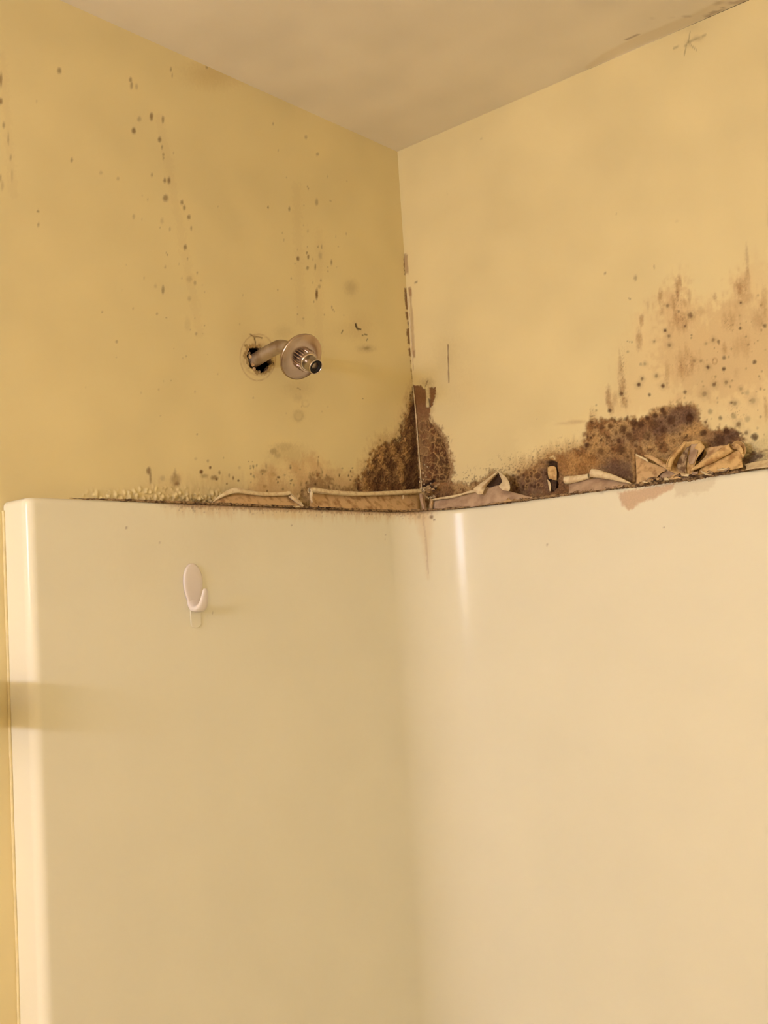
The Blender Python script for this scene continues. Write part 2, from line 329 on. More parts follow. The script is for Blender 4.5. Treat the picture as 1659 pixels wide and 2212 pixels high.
BACKPOLY = [(892,831),(903,833),(908,832),(913,838),(920,841),(926,836),(941,837),(941,850),(934,876),(929,880),(927,905),(938,925),(955,948),(966,985),(972,1012),(965,1042),(935,1040),(905,1056),(896,1060)]
BAND = [(905,1058),(930,1042),(965,1040),(985,1040),(1010,1046),(1035,1040),(1060,1020),(1075,1022),(1100,1030),(1150,1008),(1180,985),(1215,978),(1262,968),(1268,915),(1290,908),(1330,904),(1345,908),
        (1400,895),(1430,878),(1470,872),(1500,872),(1512,888),(1512,905),(1530,930),(1570,922),(1600,935),(1610,960),(1659,975),(1690,1020),(1360,1060),(1100,1095),(925,1112)]
def paint_back(p):
    # faint stains
    p.spot(965, 790, 40, 60, .12, OLIVE, .9, 0); p.spot(1010, 850, 35, 40, .10, YEL, .9, 0); p.spot(960, 765, 18, 24, .08, OLIVE, .9, 0)
    p.line([(967,744),(968,790),(969,826)], 1.4, .75, BROWN, .2, -.0012); p.line([(965,746),(966,792),(967,826)], 1.0, .5, PAINT*1.12, 0, .0008)
    p.line([(896,611),(901,608),(902,606)], 1.2, .6, BROWN)
    for q in [(1332,463,1.2),(1413,577,2),(1307,590,2.2),(1373,600,4),(1361,646,1.6),(966,418,1.2),(1160,905,1),(1288,875,1.8),(1288,887,2),(1358,644,1.2),(1331,492,1)]: p.spot(q[0], q[1], q[2], q[2]*1.3, .5, BROWN, .6, 0)
    p.spot(1462, 478, 4, 3, .1, BROWN, .8, 0); p.spot(1040, 300, 3, 2, .2, BROWN, .8, 0)
    # star shaped crack below the ceiling
    for q in ([(1487,91),(1489,78),(1490,70)], [(1487,91),(1505,84),(1516,80),(1524,74)], [(1487,91),(1481,98),(1470,100),(1455,104)], [(1483,96),(1480,110),(1478,120)], [(1488,92),(1500,104),(1506,110)]):
        p.line(q, 1.4, .5, OLIVE*.8, .1, -.0003, 2)
    p.spot(1508, 83, 10, 5, .3, OLIVE*.9, .9, .1); p.spot(1486, 94, 6, 7, .3, OLIVE*.9, .9, .1); p.spot(1490, 60, 26, 10, .13, OLIVE, .9, 0)
    # pinkish haze and hanging streaks above the band on the right
    p.poly([(1320,900),(1335,830),(1345,770),(1375,690),(1420,640),(1465,620),(1500,650),(1550,650),(1600,590),(1640,560),(1700,600),(1700,930),(1500,900)], .14, RED*1.6, 30, 26, .1, 16)
    p.poly([(1420,790),(1430,640),(1470,600),(1500,690),(1560,660),(1600,600),(1630,680),(1700,640),(1700,820),(1560,860),(1470,850)], .20, RED*1.25, 24, 40, .2, 20)
    for (cx, cy, rx, ry, a) in [(1426,642,5,17,.6),(1463,622,6,24,.55),(1470,612,4,16,.6),(1456,655,7,30,.5),(1468,690,26,22,.45),(1386,690,5,14,.55),(1380,735,7,24,.55),(1340,795,6,30,.5),(1345,835,9,30,.6),(1315,855,6,26,.6),(1318,880,8,16,.5),
          (1350,868,9,14,.5),(1614,560,7,26,.35),(1599,620,10,22,.6),(1613,600,6,30,.3),(1543,642,6,10,.5),(1480,775,26,26,.35),(1478,800,24,20,.4),(1440,810,8,26,.35),(1580,690,18,28,.32),(1600,745,26,28,.25),(1565,755,7,14,.45),(1650,650,8,30,.35),
          (1640,690,18,22,.3),(1480,655,10,12,.35),(1515,672,12,10,.22),(1327,865,5,18,.35),(1430,670,6,20,.4),(1612,640,20,14,.2),(1592,655,30,10,.15),(1400,660,4,16,.2),(1488,640,8,12,.3),(1590,805,8,16,.2),(1655,880,5,30,.4)]:
        i = p.near(cx, cy, 2.2*max(rx, ry))
        if not len(i): continue
        d = np.hypot((p.x[i]-cx)/rx, (p.y[i]-cy)/ry)+1.5*p.fs[i]+.7*p.f2[i]
        p.lay(a*(1-sst(.1, 1.35, d)), RED*.95, .45, i)
    rs = np.random.RandomState(11)
    # dotted mould spots, traced
    for (cx, cy, r, a) in [(1437,714,2.8,.95),(1600,654,2,1),(1442,660,3,.6),(1466,673,2.6,.65),(1491,681,5,.65),(1480,704,2.4,.75),(1446,746,3.5,.6),(1445,726,3,.6),(1599,709,3.2,.85),(1652,704,4,.7),(1552,738,3.4,.7),(1541,734,3.4,.6),(1564,773,4,.65),
          (1630,782,4,.75),(1529,793,3.6,.85),(1564,797,4,.85),(1380,831,3.8,.95),(1387,818,3,.7),(1418,812,3.4,.5),(1432,833,3.9,.9),(1403,853,3.2,.75),(1480,847,3.6,.75),(1543,831,3.8,.75),(1569,826,3.6,.5),(1522,851,5,.4),(1342,850,4.2,.85),
          (1317,887,3.8,.85),(1614,848,5,.3),(1626,865,5,.3),(1580,870,2.2,.8),(1588,871,4,.45),(1534,889,5,.4),(1585,899,5.4,.45),(1556,903,4,.65),(1615,905,6,.3),(1494,724,1.8,.6),(1493,730,1.8,.5),(1500,780,3,.4),(1514,780,2.6,.4),(1384,787,3,.35),
          (1393,786,2.5,.35),(1595,917,5,.7),(1524,912,2.6,.9),(1528,921,2.6,.8),(1372,908,2.4,.7),(1413,738,2,.5),(1365,739,2,.5),(1360,738,1.6,.5),(1355,737,1.4,.5),(1356,760,2.5,.35),(1612,727,2,.5),(1600,840,3,.3),(1525,742,2,.35),(1612,935,4,.7),(1603,940,2.5,.6)]:
        p.spot(cx, cy, r, r*1.1, a, DARK*1.5, .5, .3, .6)
        if rs.rand() < .5: p.spot(cx, cy, r*2.2, r*2.2, .22, BROWN, .8, .1)
    p.ring(1544, 780, 5, 6, 2, .5, RED); p.ring(1407, 889, 5, 5, 1.6, .5, OLIVE); p.ring(1541, 816, 4, 4, 1.5, .35, OLIVE)
    for k in range(170):
        cx = rs.uniform(1330, 1659); cy = rs.uniform(600, 940)
        if cy < 1000-(cx-1330)*1.2: continue
        r = rs.uniform(.8, 2.4); p.spot(cx, cy, r, r*1.2, rs.uniform(.2, .6), BROWN, .6, .1)
    # squiggly fine growth
    for (cx, cy, rx, ry) in ((1490,770,16,8),(1480,790,34,18),(1350,860,14,24),(1470,690,26,14),(1465,640,12,40),(1575,700,20,20),(1590,890,26,22),(1345,800,10,60)):
        i = p.near(cx, cy, 1.4*max(rx, ry)); m = np.clip(1.1-np.hypot((p.x[i]-cx)/rx, (p.y[i]-cy)/ry), 0, 1)
        p.lay(m*sst(.035, .0, np.abs(p.f2[i]+.02))*.55, BROWN, .3, i)
    # paste patch corner with its raised lip
    p.spot(1248, 911, 16, 3.4, .4, RED, .9, .1, .6); p.spot(1225, 915, 18, 3, .25, RED, .9, 0, .6)
    i, m = p.poly([(1110,935),(1180,918),(1264,910),(1268,925),(1268,962),(1200,980),(1120,1000)], .32, PAINT*1.10, 12, 10, 0)
    if i is not None: p.d[i] += m*.0008
    p.line([(1268,912),(1268,960)], 1.5, .35, TAN, 0)
    # sprinkles and short streaks along the upper rim of the band
    yb = np.interp(p.x, [940, 1040, 1080, 1150, 1180, 1265, 1275, 1330, 1430, 1500, 1530, 1600, 1659], [1040, 1040, 1015, 1005, 985, 966, 910, 905, 880, 872, 930, 925, 960])
    up = yb-p.y
    p.lay(sst(34, -4, up+30*p.fs+8*p.f2)*sst(1060, 1150, p.x+30*p.fs)*sst(1300, 1270, p.x)*.65, TAN*.95, .5)
    p.lay(sst(.16, .26, p.f2+.10*sst(26, 0, up))*sst(46, 8, up)*(up > -10)*(p.x > 1000)*(p.x < 1285)*.6, BROWN, .4)
    # the band itself
    i, m = p.poly(BAND, .88, TAN*.74+RED*.10, 6, 9, .7, 5, 5, -.0010)
    tone = fbm(p.u[i]/26, p.v[i]/26, 41)
    right = sst(1255, 1290, p.x[i])
    p.lay(m*sst(-.10, .14, tone+.35*p.f[i]+.10*(1-right))*.72, BROWN*1.15, .8, i)
    p.lay(m*sst(.05, .22, -tone+.6*p.f[i])*.5*(p.x[i] > 1150), TAN*1.0, .7, i)
    p.lay(m*sst(.10, .22, p.f2[i]+.3*tone)*.6, DARK*1.2, .9, i)
    p.d[i] += m*(p.f[i]*.0022+p.f2[i]*.0016)
    # dark soft colonies
    for q, a in (([(1405,945),(1412,905),(1440,885),(1480,874),(1508,882),(1512,905),(1490,920),(1450,935)], .72), ([(1515,940),(1530,932),(1560,940),(1572,928),(1595,932),(1598,945),(1580,960),(1550,970),(1535,955)], .75),
                 ([(1282,1010),(1300,998),(1345,985),(1362,1000),(1362,1040),(1320,1030)], .7), ([(1330,935),(1400,910),(1430,945),(1370,965),(1310,960)], .35), ([(1085,1035),(1150,1025),(1180,1000),(1195,1060),(1120,1080),(1098,1060)], .6), ([(1170,1000),(1225,990),(1225,1060),(1180,1070)], .4)):
        p.poly(q, a, MAUVE*.8, 12, 10, .6, 0, 5)
    p.poly([(1285,975),(1330,960),(1390,975),(1380,990),(1290,1000)], .4, BROWN, 10, 12, .8)
    p.poly([(1195,990),(1270,980),(1300,1000),(1275,1022),(1215,1030)], .50, np.array([.50,.26,.08]), 10, 10, .5)
    p.poly([(1480,925),(1530,915),(1545,950),(1480,950)], .4, TAN, 10, 10, .5)
    # light peeled remnants at the far right
    p.poly([(1600,958),(1659,945),(1690,950),(1690,1020),(1605,1010)], .75, PAINT*.86, 5, 6, .3)
    p.poly([(1605,988),(1625,978),(1648,985),(1630,1002),(1612,1010)], .85, MAUVE*.75, 4, 8, .8, 0, 6)
    p.line([(1612,1003),(1630,1002),(1659,995)], 2.5, .8, DARK, .6, -.001, 3); p.line([(1600,976),(1628,980),(1659,972)], 2, .5, BROWN, .5, -.001, 5)
    for (cx, cy, r, a) in [(1345,927,8,.8),(1369,914,8,.75),(1384,917,7,.85),(1398,903,5.2,.95),(1415,897,5.5,.9),(1430,886,5.6,.9),(1435,893,5,.85),(1413,917,10,.7),(1449,909,9,.8),(1432,928,8,.7),(1489,902,9.5,.95),(1465,883,4,.6),(1357,939,6.5,.7),
          (1317,921,5,.75),(1336,952,5,.75),(1342,971,9,.75),(1297,975,6.5,.75),(1268,962,5.2,.9),(1519,935,7,.85),(1554,951,12,.8),(1569,932,6.5,.9),(1593,936,6,.7),(1630,944,7.5,.85),(1277,912,2.8,.8),(1327,910,4,.6),(1365,947,9,.5),(1398,940,8,.6),
          (1455,952,5,.5),(1577,960,6,.7),(1580,944,6,.6),(1305,940,4,.5),(1330,935,4,.6),(1282,940,3,.6),(1300,925,4,.5),(1350,905,4,.5),(1356,901,3,.5)]:
        p.spot(cx, cy, r, r*1.02, a, DARK*1.2, .4, .5, .6)
    for (cx, cy, r) in [(1160,1027,7),(1153,1018,4),(1139,1038,5),(1147,1022,3.5),(1120,1018,3.5)]:
        p.spot(cx, cy, r, r, .7, DARK*1.3, .3, .3, .3); p.ring(cx, cy, r+1, r+1, 1.4, .6, TAN)
    for k in range(26):
        cx = rs.uniform(1095, 1180); cy = np.interp(cx, [1095, 1180], [1040, 1022])+rs.uniform(-10, 26); q_ = rs.uniform(1, 3.4)
        p.spot(cx, cy, q_, q_*1.1, .75, DARK, .4, .3, .3)
        if k % 3 == 0: p.ring(cx, cy, q_+1, q_+1.4, 1.2, .5, TAN)
    for k in range(60):
        cx = rs.uniform(1275, 1500); cy = np.interp(cx, [1275, 1340, 1500], [925, 915, 885])+rs.uniform(0, 75); q_ = rs.uniform(.8, 3.2)
        p.spot(cx, cy, q_, q_, rs.uniform(.4, .85), DARK, .5, .3, .5)
    # exposed paper and bubbly colony by the corner
    p.poly([(892,845),(940,850),(932,905),(960,940),(976,985),(978,1020),(968,1050),(905,1060)], .35, TAN, 8, 8, .3)
    p.poly([(930,900),(945,915),(965,945),(978,985),(984,1020),(972,1050),(925,1045)], .75, BROWN*1.3, 6, 9, .9, 0, 8)
    i, m = p.poly(BACKPOLY, .93, BROWN*1.25, 1.2, 1.5, .3, 0, 2.5, -.0014)
    low = sst(880, 930, p.y[i])
    jx = p.f[i]*9; c1, c2 = cells((p.u[i]+jx)/17, (p.v[i]-jx)/19, 9)
    rim = 1-sst(.04, .13, c2-c1); ins = sst(.10, .3, c2-c1)
    k = m*low*sst(-.18, .02, p.f[i]+.25*sst(905, 945, p.x[i])-.05)
    p.lay(m*low*.8*sst(-.2, .12, fbm(p.u[i]/20, p.v[i]/26, 91, 3)), TAN*.72, .5, i); p.lay(m*low*.5*sst(-.05, .12, p.f[i]), DARK*1.6, .9, i)
    p.lay(k*ins*.6*sst(922, 945, p.x[i]+8*p.f[i]), DARK*1.2, .5, i); p.lay(k*rim*.85, TAN*1.15, .5, i)
    p.lay(m*low*sst(935, 962, p.x[i]+6*p.f[i])*.45, DARK, .9, i)
    p.lay(m*sst(.12, .22, p.f2[i])*low*.5, TAN, .7, i)
    p.d[i] += m*low*(rim*.0014+p.f[i]*.002)
    # torn slit splitting the bare patch in two
    p.line([(922,838),(924,860),(923,876)], 4.5, .9, PAINT*.88, .1, .0012, 2); p.line([(926,862),(928,880)], 1.4, .8, DARK, .2, -.001)
    p.spot(922, 827, 13, 9, .45, OLIVE, .8, .3); p.line([(919,836),(921,829),(924,822)], 1.5, .6, BROWN, .3, 0, 2)
    p.line([(913,1050),(922,1045),(934,1038)], 3.5, .95, DARK*.6, .3, -.004)
    # tape strip on the right side of the corner
    for q, a in (([(872,548),(880,550),(882,590),(876,592)], .6), ([(882,622),(888,622),(890,640),(884,640)], .75), ([(885,640),(888,640),(893,690),(895,730),(896,770),(890,770)], .45), ([(891,758),(897,756),(897,772),(893,772)], .5)):
        p.poly(q, a, BROWN*1.7, 1.5, 1.5, .1)
    # narrow slot cut through the board
    i, m = p.poly([(1180,1000),(1190,993),(1202,1000),(1204,1030),(1203,1052),(1192,1064),(1184,1048),(1179,1020)], .9, DARK*.8, 1.5, 2, .3, 0, 0, -.012, 1.5)
    p.line([(1188,988),(1195,985),(1198,991)], 2, .8, PAINT*.9, 0, .001)
    p.line([(1368,985),(1369,1038)], 3, .6, TAN, .3); p.line([(1373,982),(1374,1035)], 2.4, .9, DARK, .3, -.003)

# ------------------------------------------------------------------ the room shell
def lines(*segs):
    out = []
    for a, b, s in segs:
        n = max(1, int(round((b-a)/s))); out += list(np.linspace(a, b, n, endpoint=False))
    out.append(segs[-1][1]); return np.array(out)

# left wall: plane x=0, normal +x
ys = lines((-2.65, -.80, .25), (-.80, 0, .0013)); zs = lines((0, 1.80, .2), (1.80, 1.83, .006), (1.83, 1.97, .0012), (1.97, 2.10, .0014), (2.10, 2.44, .0022))
Y, Z = np.meshgrid(ys, zs, indexing='ij'); P = np.stack([np.zeros(Y.size), Y.ravel(), Z.ravel()], 1)
pl = Paint(P, PAINT, P[:, 1], P[:, 2]); vis = (P[:, 1] > -.79) & (P[:, 2] > 1.79)
paint_left(pl); pl.d *= vis; pl.d[P[:, 1] > -.004] = 0
pl.col[~vis] = PAINT; pl.g[~vis] = 0
HOLE = [(532,766),(535,756),(546,750),(560,750),(575,760),(584,776),(591,784),(583,791),(577,801),(568,805),(556,803),(541,795),(538,782),(533,774)]
hp = np.array([unp(a, b, 0, 0)[1:] for a, b in HOLE])
ym = (ys[:-1]+ys[1:])/2; zm = (zs[:-1]+zs[1:])/2; YM, ZM = np.meshgrid(ym, zm, indexing='ij')
hd = sdf(hp, YM.ravel(), ZM.ravel())+.0022*fbm(YM.ravel()/.004, ZM.ravel()/.004, 77, 2)*2
P[:, 0] += pl.d
wall_left = mesh_obj('wall_left', P, grid_faces(len(ys), len(zs), hd > 0), m_wall, kind='structure', col=pl.col, rough=pl.g)
# broken gypsum edge of the pipe hole and the dark cavity behind
bm = bmesh.new(); n = 40; ang = [2*math.pi*k/n for k in range(n)]
hc = hp.mean(0); ring = []
dense = catmull(np.vstack([hp, hp[:1]]), 4)[:-1]
rsn = np.random.RandomState(3); prev = None
for dpt, sc, off in ((-.0004, 1.10, 0), (-.003, .97, 1), (-.008, .99, 2), (-.013, 1.12, 3)):
    r = [bm.verts.new((dpt, hc[0]+(q[0]-hc[0])*sc*(1+.05*(rsn.rand()-.5)), hc[1]+(q[1]-hc[1])*sc*(1+.05*(rsn.rand()-.5)))) for q in dense]
    if prev:
        for k in range(len(r)): bm.faces.new((prev[k], prev[(k+1) % len(r)], r[(k+1) % len(r)], r[k]))
    prev = r
me = bpy.data.meshes.new('broken_rim'); bm.to_mesh(me); bm.free(); me.materials.append(m_gyps_shade)
o = bpy.data.objects.new('broken_rim', me); C.objects.link(o); o.parent = wall_left; o['label'] = 'crumbling brown gypsum rim of the pipe hole'
V, F = box(-.09, -.0131, -.42, -.25, 1.95, 2.14); F = F[:1]+F[2:]
mesh_obj('wall_cavity', V, F, m_void, wall_left, False)

# back wall: plane y=0, normal -y
xs = lines((0, .66, .0013), (.66, 1.52, .2)); zs2 = lines((0, 1.80, .2), (1.80, 1.83, .006), (1.83, 2.12, .0012), (2.12, 2.44, .003))
X, Z = np.meshgrid(xs, zs2, indexing='ij'); P = np.stack([X.ravel(), np.zeros(X.size), Z.ravel()], 1)
pb = Paint(P, PAINT, P[:, 0]+3, P[:, 2]); vis = (P[:, 0] < .65) & (P[:, 2] > 1.79)
paint_back(pb); pb.d *= vis; pb.d[P[:, 0] < .001] = 0; pb.col[~vis] = PAINT; pb.g[~vis] = 0
P[:, 1] -= pb.d
wall_back = mesh_obj('wall_back', P, grid_faces(len(xs), len(zs2)), m_wall, kind='structure', col=pb.col, rough=pb.g)

# ceiling
xc = lines((0, .75, .004), (.75, 1.52, .2)); yc = lines((-2.65, -.80, .2), (-.80, 0, .004))
X, Y = np.meshgrid(xc, yc, indexing='ij'); P = np.stack([X.ravel(), Y.ravel(), np.full(X.size, 2.44)], 1)
pc = Paint(P, CEIL, P[:, 0], P[:, 1]); vis = (P[:, 0] < .74) & (P[:, 1] > -.79)
pc.poly([(1262,148),(1300,118),(1380,78),(1500,30),(1640,-40),(1680,-20),(1620,2),(1359,110),(1270,150)], .35, CEIL*np.array([.80, .72, .55]), 2.5, 1, 0, 0, 0, -.0006)
pc.line([(1352,86),(1379,75)], 1.4, .5, BROWN, 0)
for q in [(1480,35,4,2.5,.3),(1488,36,3,2,.3),(1548,8,5,4,.4),(1560,6,8,3,.2),(1578,7,6,3,.4),(1450,38,5,2,.15),(1407,40,3,2,.15)]: pc.spot(q[0], q[1], q[2], q[3], q[4], BROWN, .8, 0)
pc.line([(1525,37),(1535,34),(1540,28),(1550,28),(1562,19)], 3.5, .4, BROWN, .1, 0, 4); pc.line([(1590,6),(1610,2)], 4, .35, BROWN, .1, 0, 4)
pc.spot(520, 60, 70, 30, .10, CEIL*.85, .9, 0)
pc.d *= vis; P[:, 2] -= pc.d; pc.col[~vis] = CEIL
ceiling = mesh_obj('ceiling', P, grid_faces(len(xc), len(yc)), m_ceil, kind='structure', col=pc.col, rough=pc.g)

V, F = box(-.02, 1.54, -2.65, .02, -.05, 0); mesh_obj('floor', V, F, m_floor, None, False, 'structure')
V, F = box(1.52, 1.56, -2.65, 0, 0, 2.44); mesh_obj('wall_right', V, F, m_room, None, False, 'structure')
V, F = box(0, 1.52, -2.69, -2.65, 0, 2.44); mesh_obj('wall_front', V, F, m_room, None, False, 'structure')

# ------------------------------------------------------------------ tub surround, one sweep around three sides
WL, WB, RF, RC, YF, ZT = .046, .036, .098, .011, -.713, 1.84
path = []; nor = []; back = []
def addp(x, y, nx, ny, bx, by): path.append((x, y)); nor.append((nx, ny)); back.append((bx, by))
for t in np.linspace(0, 1, 24, endpoint=False): addp(.0005+(WL-RC-.0005)*t, YF, 0, -1, .0005+(WL-RC-.0005)*t, YF+.02)
for a in np.linspace(0, math.pi/2, 16, endpoint=False): addp(WL-RC+RC*math.sin(a), YF+RC-RC*math.cos(a), math.sin(a), -math.cos(a), WL*.5*math.cos(a), YF+.02)
ya, yb_ = YF+RC, -(WB+RF)
for t in np.linspace(0, 1, int((yb_-ya)/.0016), endpoint=False): y = ya+(yb_-ya)*t; addp(WL, y, 1, 0, .0008, y+.01)
for a in np.linspace(0, math.pi/2, 90, endpoint=False):
    # concave corner fillet
    addp(WL+RF-RF*math.cos(a), -(WB+RF)+RF*math.sin(a), math.cos(a), -math.sin(a), .0008+(WL+RF)*(math.sin(a)**3)*.9, -.0008-(WB+RF)*(math.cos(a)**3)*.9)
xa, xb = WL+RF, .66
for t in np.linspace(0, 1, int((xb-xa)/.0016), endpoint=False): x = xa+(xb-xa)*t; addp(x, -WB, 0, -1, x, -.0008)
xb2 = 1.52-WL-RF
for x in np.linspace(xb, xb2, 8, endpoint=False): addp(x, -WB, 0, -1, x, -.0008)
for a in np.linspace(0, math.pi/2, 10, endpoint=False): addp(xb2+RF*math.sin(a), -(WB+RF)+RF*math.cos(a), -math.sin(a), -math.cos(a), 1.5192-(RF)*(1-math.sin(a)), -.0008-RF*(1-math.cos(a)))
for y in np.linspace(-(WB+RF), YF, 8): addp(1.52-WL, y, -1, 0, 1.5192, y)
addp(1.5195, YF, 0, -1, 1.5195, YF+.01)
path = np.array(path); nor = np.array(nor); back = np.array(back); nP = len(path)
zl = list(lines((.42, 1.15, .12), (1.15, 1.60, .02), (1.60, 1.78, .003), (1.78, ZT-.006, .0015)))
rowsV = [np.column_stack([path, np.full(nP, z)]) for z in zl]
# wavy top line, slightly sagging and uneven
for off, dz in ((.0006, .0038), (.0020, .0019), (.0042, .0005), (.0070, 0)):
    rowsV.append(np.column_stack([path-nor*off, np.full(nP, ZT-dz)]))
rowsV.append(np.column_stack([back, np.full(nP, ZT)]))
P = np.array(rowsV)                      # rows, path, 3
P = P.transpose(1, 0, 2).reshape(-1, 3)
nr = len(rowsV); arc = np.repeat(np.r_[0, np.cumsum(np.hypot(*np.diff(path, axis=0).T))], nr)
ps = Paint(P, GEL, arc, P[:, 2])
vis = (P[:, 2] > 1.15) & (arc < 1.40)
ez = ZT-P[:, 2]                          # distance below the top edge, metres
leftw = (P[:, 0] < .07) & (P[:, 1] > -.69)
on = sst(320, 420, ps.x)*(1-sst(900, 960, ps.x))
ps.lay(np.clip(sst(.020, .001, ez+.022*(ps.fs))*on*.40, 0, 1), TAN*1.25, .15)
ps.lay(np.clip(sst(.007, .001, ez+.010*ps.f2)*on*.65, 0, 1), BROWN*1.4, .3)
ps.lay(sst(.20, .30, ps.f2+.12*sst(.012, 0, ez))*sst(.016, .004, ez)*on*.7, BROWN, .3)
ps.spot(615, 1112, 50, 8, .3, np.array([.80,.62,.30]), .9, .1)
for q in ([(1334,1064),(1456,1044),(1452,1056),(1415,1076),(1392,1083),(1358,1102),(1346,1092)],): ps.poly(q, .72, np.array([.60,.37,.21]), 3.5, 3, .15, 0, 4)
ps.poly([(1456,1044),(1548,1030),(1540,1052),(1500,1066),(1462,1070)], .28, np.array([.50,.36,.20]), 6, 8, .1, 0, 6)
ps.poly([(895,1112),(935,1112),(930,1180),(924,1250),(915,1180)], .30, np.array([.66,.42,.18]), 9, 3, 0)
ps.line([(913,1115),(920,1165),(925,1240)], 2.2, .22, BROWN*1.6, 0, 0, 3)
for (cx, cy, r, a) in [(273,1140,2,.7),(459,1322,2,.9),(1434,1140,1.5,.7),(1202,1905,3,.4),(524,1536,2.2,.8),(932,1117,4,.8),(938,1123,2,.8),(905,1116,4,.35),(1182,1176,2,.4),(833,1155,1.5,.3),(630,1135,2,.4),(345,1172,2,.3),(448,1328,2,.3),(420,1334,3,.5),(423,1340,2.5,.45),(832,1165,1.2,.3),(1300,1062,5,.25)]:
    ps.spot(cx, cy, r, r, a, BROWN, .6, 0, .4)
ps.spot(300, 1190, 60, 90, .05, TAN, .9, 0); ps.spot(470, 1180, 60, 70, .06, TAN, .9, 0)
ps.col[~vis] = GEL; ps.g[~vis] = 0
surround = mesh_obj('tub_surround', P, grid_faces(nP, nr, flip=False), m_gel, col=ps.col, rough=ps.g)
tag(surround, 'glossy cream one-piece bath surround panel lining the corner below the damaged walls', 'tub surround')

def grime_bead(name, pts, rad, mat, parent, seed, lab=None):
    """rough bead along a path; pts (n,3) dense, rad (n,)"""
    n = len(pts); K = 9; V = []; rs = np.random.RandomState(seed)
    T = np.gradient(pts, axis=0); T /= np.linalg.norm(T, axis=1)[:, None]
    for i in range(n):
        up = np.array([0, 0, 1.]); side = np.cross(T[i], up); side /= np.linalg.norm(side)
        for k in range(K):
            a = 2*math.pi*k/K; r = rad[i]*(.72+.56*rs.rand()); V.append(pts[i]+side*r*math.cos(a)+up*r*.75*math.sin(a))
    F = [(i*K+k, i*K+(k+1) % K, (i+1)*K+(k+1) % K, (i+1)*K+k) for i in range(n-1) for k in range(K)]
    F += [tuple(range(K)), tuple((n-1)*K+k for k in range(K))[::-1]]
    o = mesh_obj(name, V, F, mat, parent)
    if lab: o['label'] = lab
    return o
yy = np.arange(-.66, -.07, .0018); t = (yy+.66)/.59
rad = .0006+.0016*sst(0, .2, t)+.0010*fbm(yy/.012, yy*0, 5)
grime_bead('caulk_residue', np.column_stack([np.full(len(yy), WL-.0035), yy, ZT+.0008+.0014*fbm(yy/.02, yy*0, 8)]), np.maximum(rad, .0004), m_grime, surround, 1, 'dark crumbly mouldy caulk residue along the left panel edge')
aa = np.linspace(0, math.pi/2, 50)
cx = np.r_[WL+(RF+.0)*(1-np.cos(aa)), np.arange(WL+RF+.002, .62, .0018)]; cy = np.r_[-(WB+RF)+RF*np.sin(aa), np.full(len(cx)-50, -WB)]
cx[:50] -= .0035*np.cos(aa); cy[:50] += .0035*np.sin(aa); cy[50:] += .0035
sx = np.arange(len(cx))*.0018
rad = .0019+.0012*sst(.12, .2, cx)+.0026*sst(.36, .40, cx)*(1-sst(.47, .52, cx))-.0018*sst(.52, .54, cx)+.0022*fbm(sx/.010, sx*0, 15)
grime_bead('caulk_residue', np.column_stack([cx, cy, ZT+.0012+.0025*fbm(sx/.018, sx*0, 18)]), np.maximum(rad, .0005), m_grime, surround, 2, 'thick brown caulk residue along the back panel edge')
# vertical caulk line between the left wall and the surround's front edge
zz = np.arange(1.30, 1.836, .004)
o = grime_bead('caulk_line', np.column_stack([np.full(len(zz), .0012), np.full(len(zz), YF-.0012), zz])[:, [0, 1, 2]] if False else np.column_stack([np.full(len(zz), .0012)+.0004*fbm(zz/.03, zz*0, 3), np.full(len(zz), YF-.0010)+.0012*fbm(zz/.05, zz*0, 6), zz+1e-4*np.arange(len(zz))*0]), np.full(len(zz), .0014), m_cream, surround, 4) if False else None
def vtube(name, pts, rad, mat, parent, K=8, seed=0, jit=.1):
    pts = np.asarray(pts, float); rad = np.broadcast_to(rad, (len(pts),)); T = np.gradient(pts, axis=0); T /= np.linalg.norm(T, axis=1)[:, None]
    rs = np.random.RandomState(seed); V = []; ref = np.array([0, 0, 1.]) if abs(T[0][2]) < .8 else np.array([1., 0, 0])
    for i in range(len(pts)):
        a1 = np.cross(T[i], ref); a1 /= np.linalg.norm(a1); a2 = np.cross(a1, T[i])
        for k in range(K):
            a = 2*math.pi*k/K; r = rad[i]*(1+jit*(rs.rand()*2-1)); V.append(pts[i]+(a1*math.cos(a)+a2*math.sin(a))*r)
    n = len(pts)
    F = [(i*K+k, (i+1)*K+k, (i+1)*K+(k+1) % K, i*K+(k+1) % K) for i in range(n-1) for k in range(K)]
    F += [tuple(range(K)), tuple((n-1)*K+k for k in range(K))[::-1]]
    return mesh_obj(name, V, F, mat, parent)
zz = np.arange(1.20, 1.832, .005)
vtube('caulk_line', np.column_stack([.0012+.0006*fbm(zz/.03, zz*0, 3), YF-.0008+.0012*fbm(zz/.05, zz*0, 6), zz]), .0017, m_line, surround, seed=4)

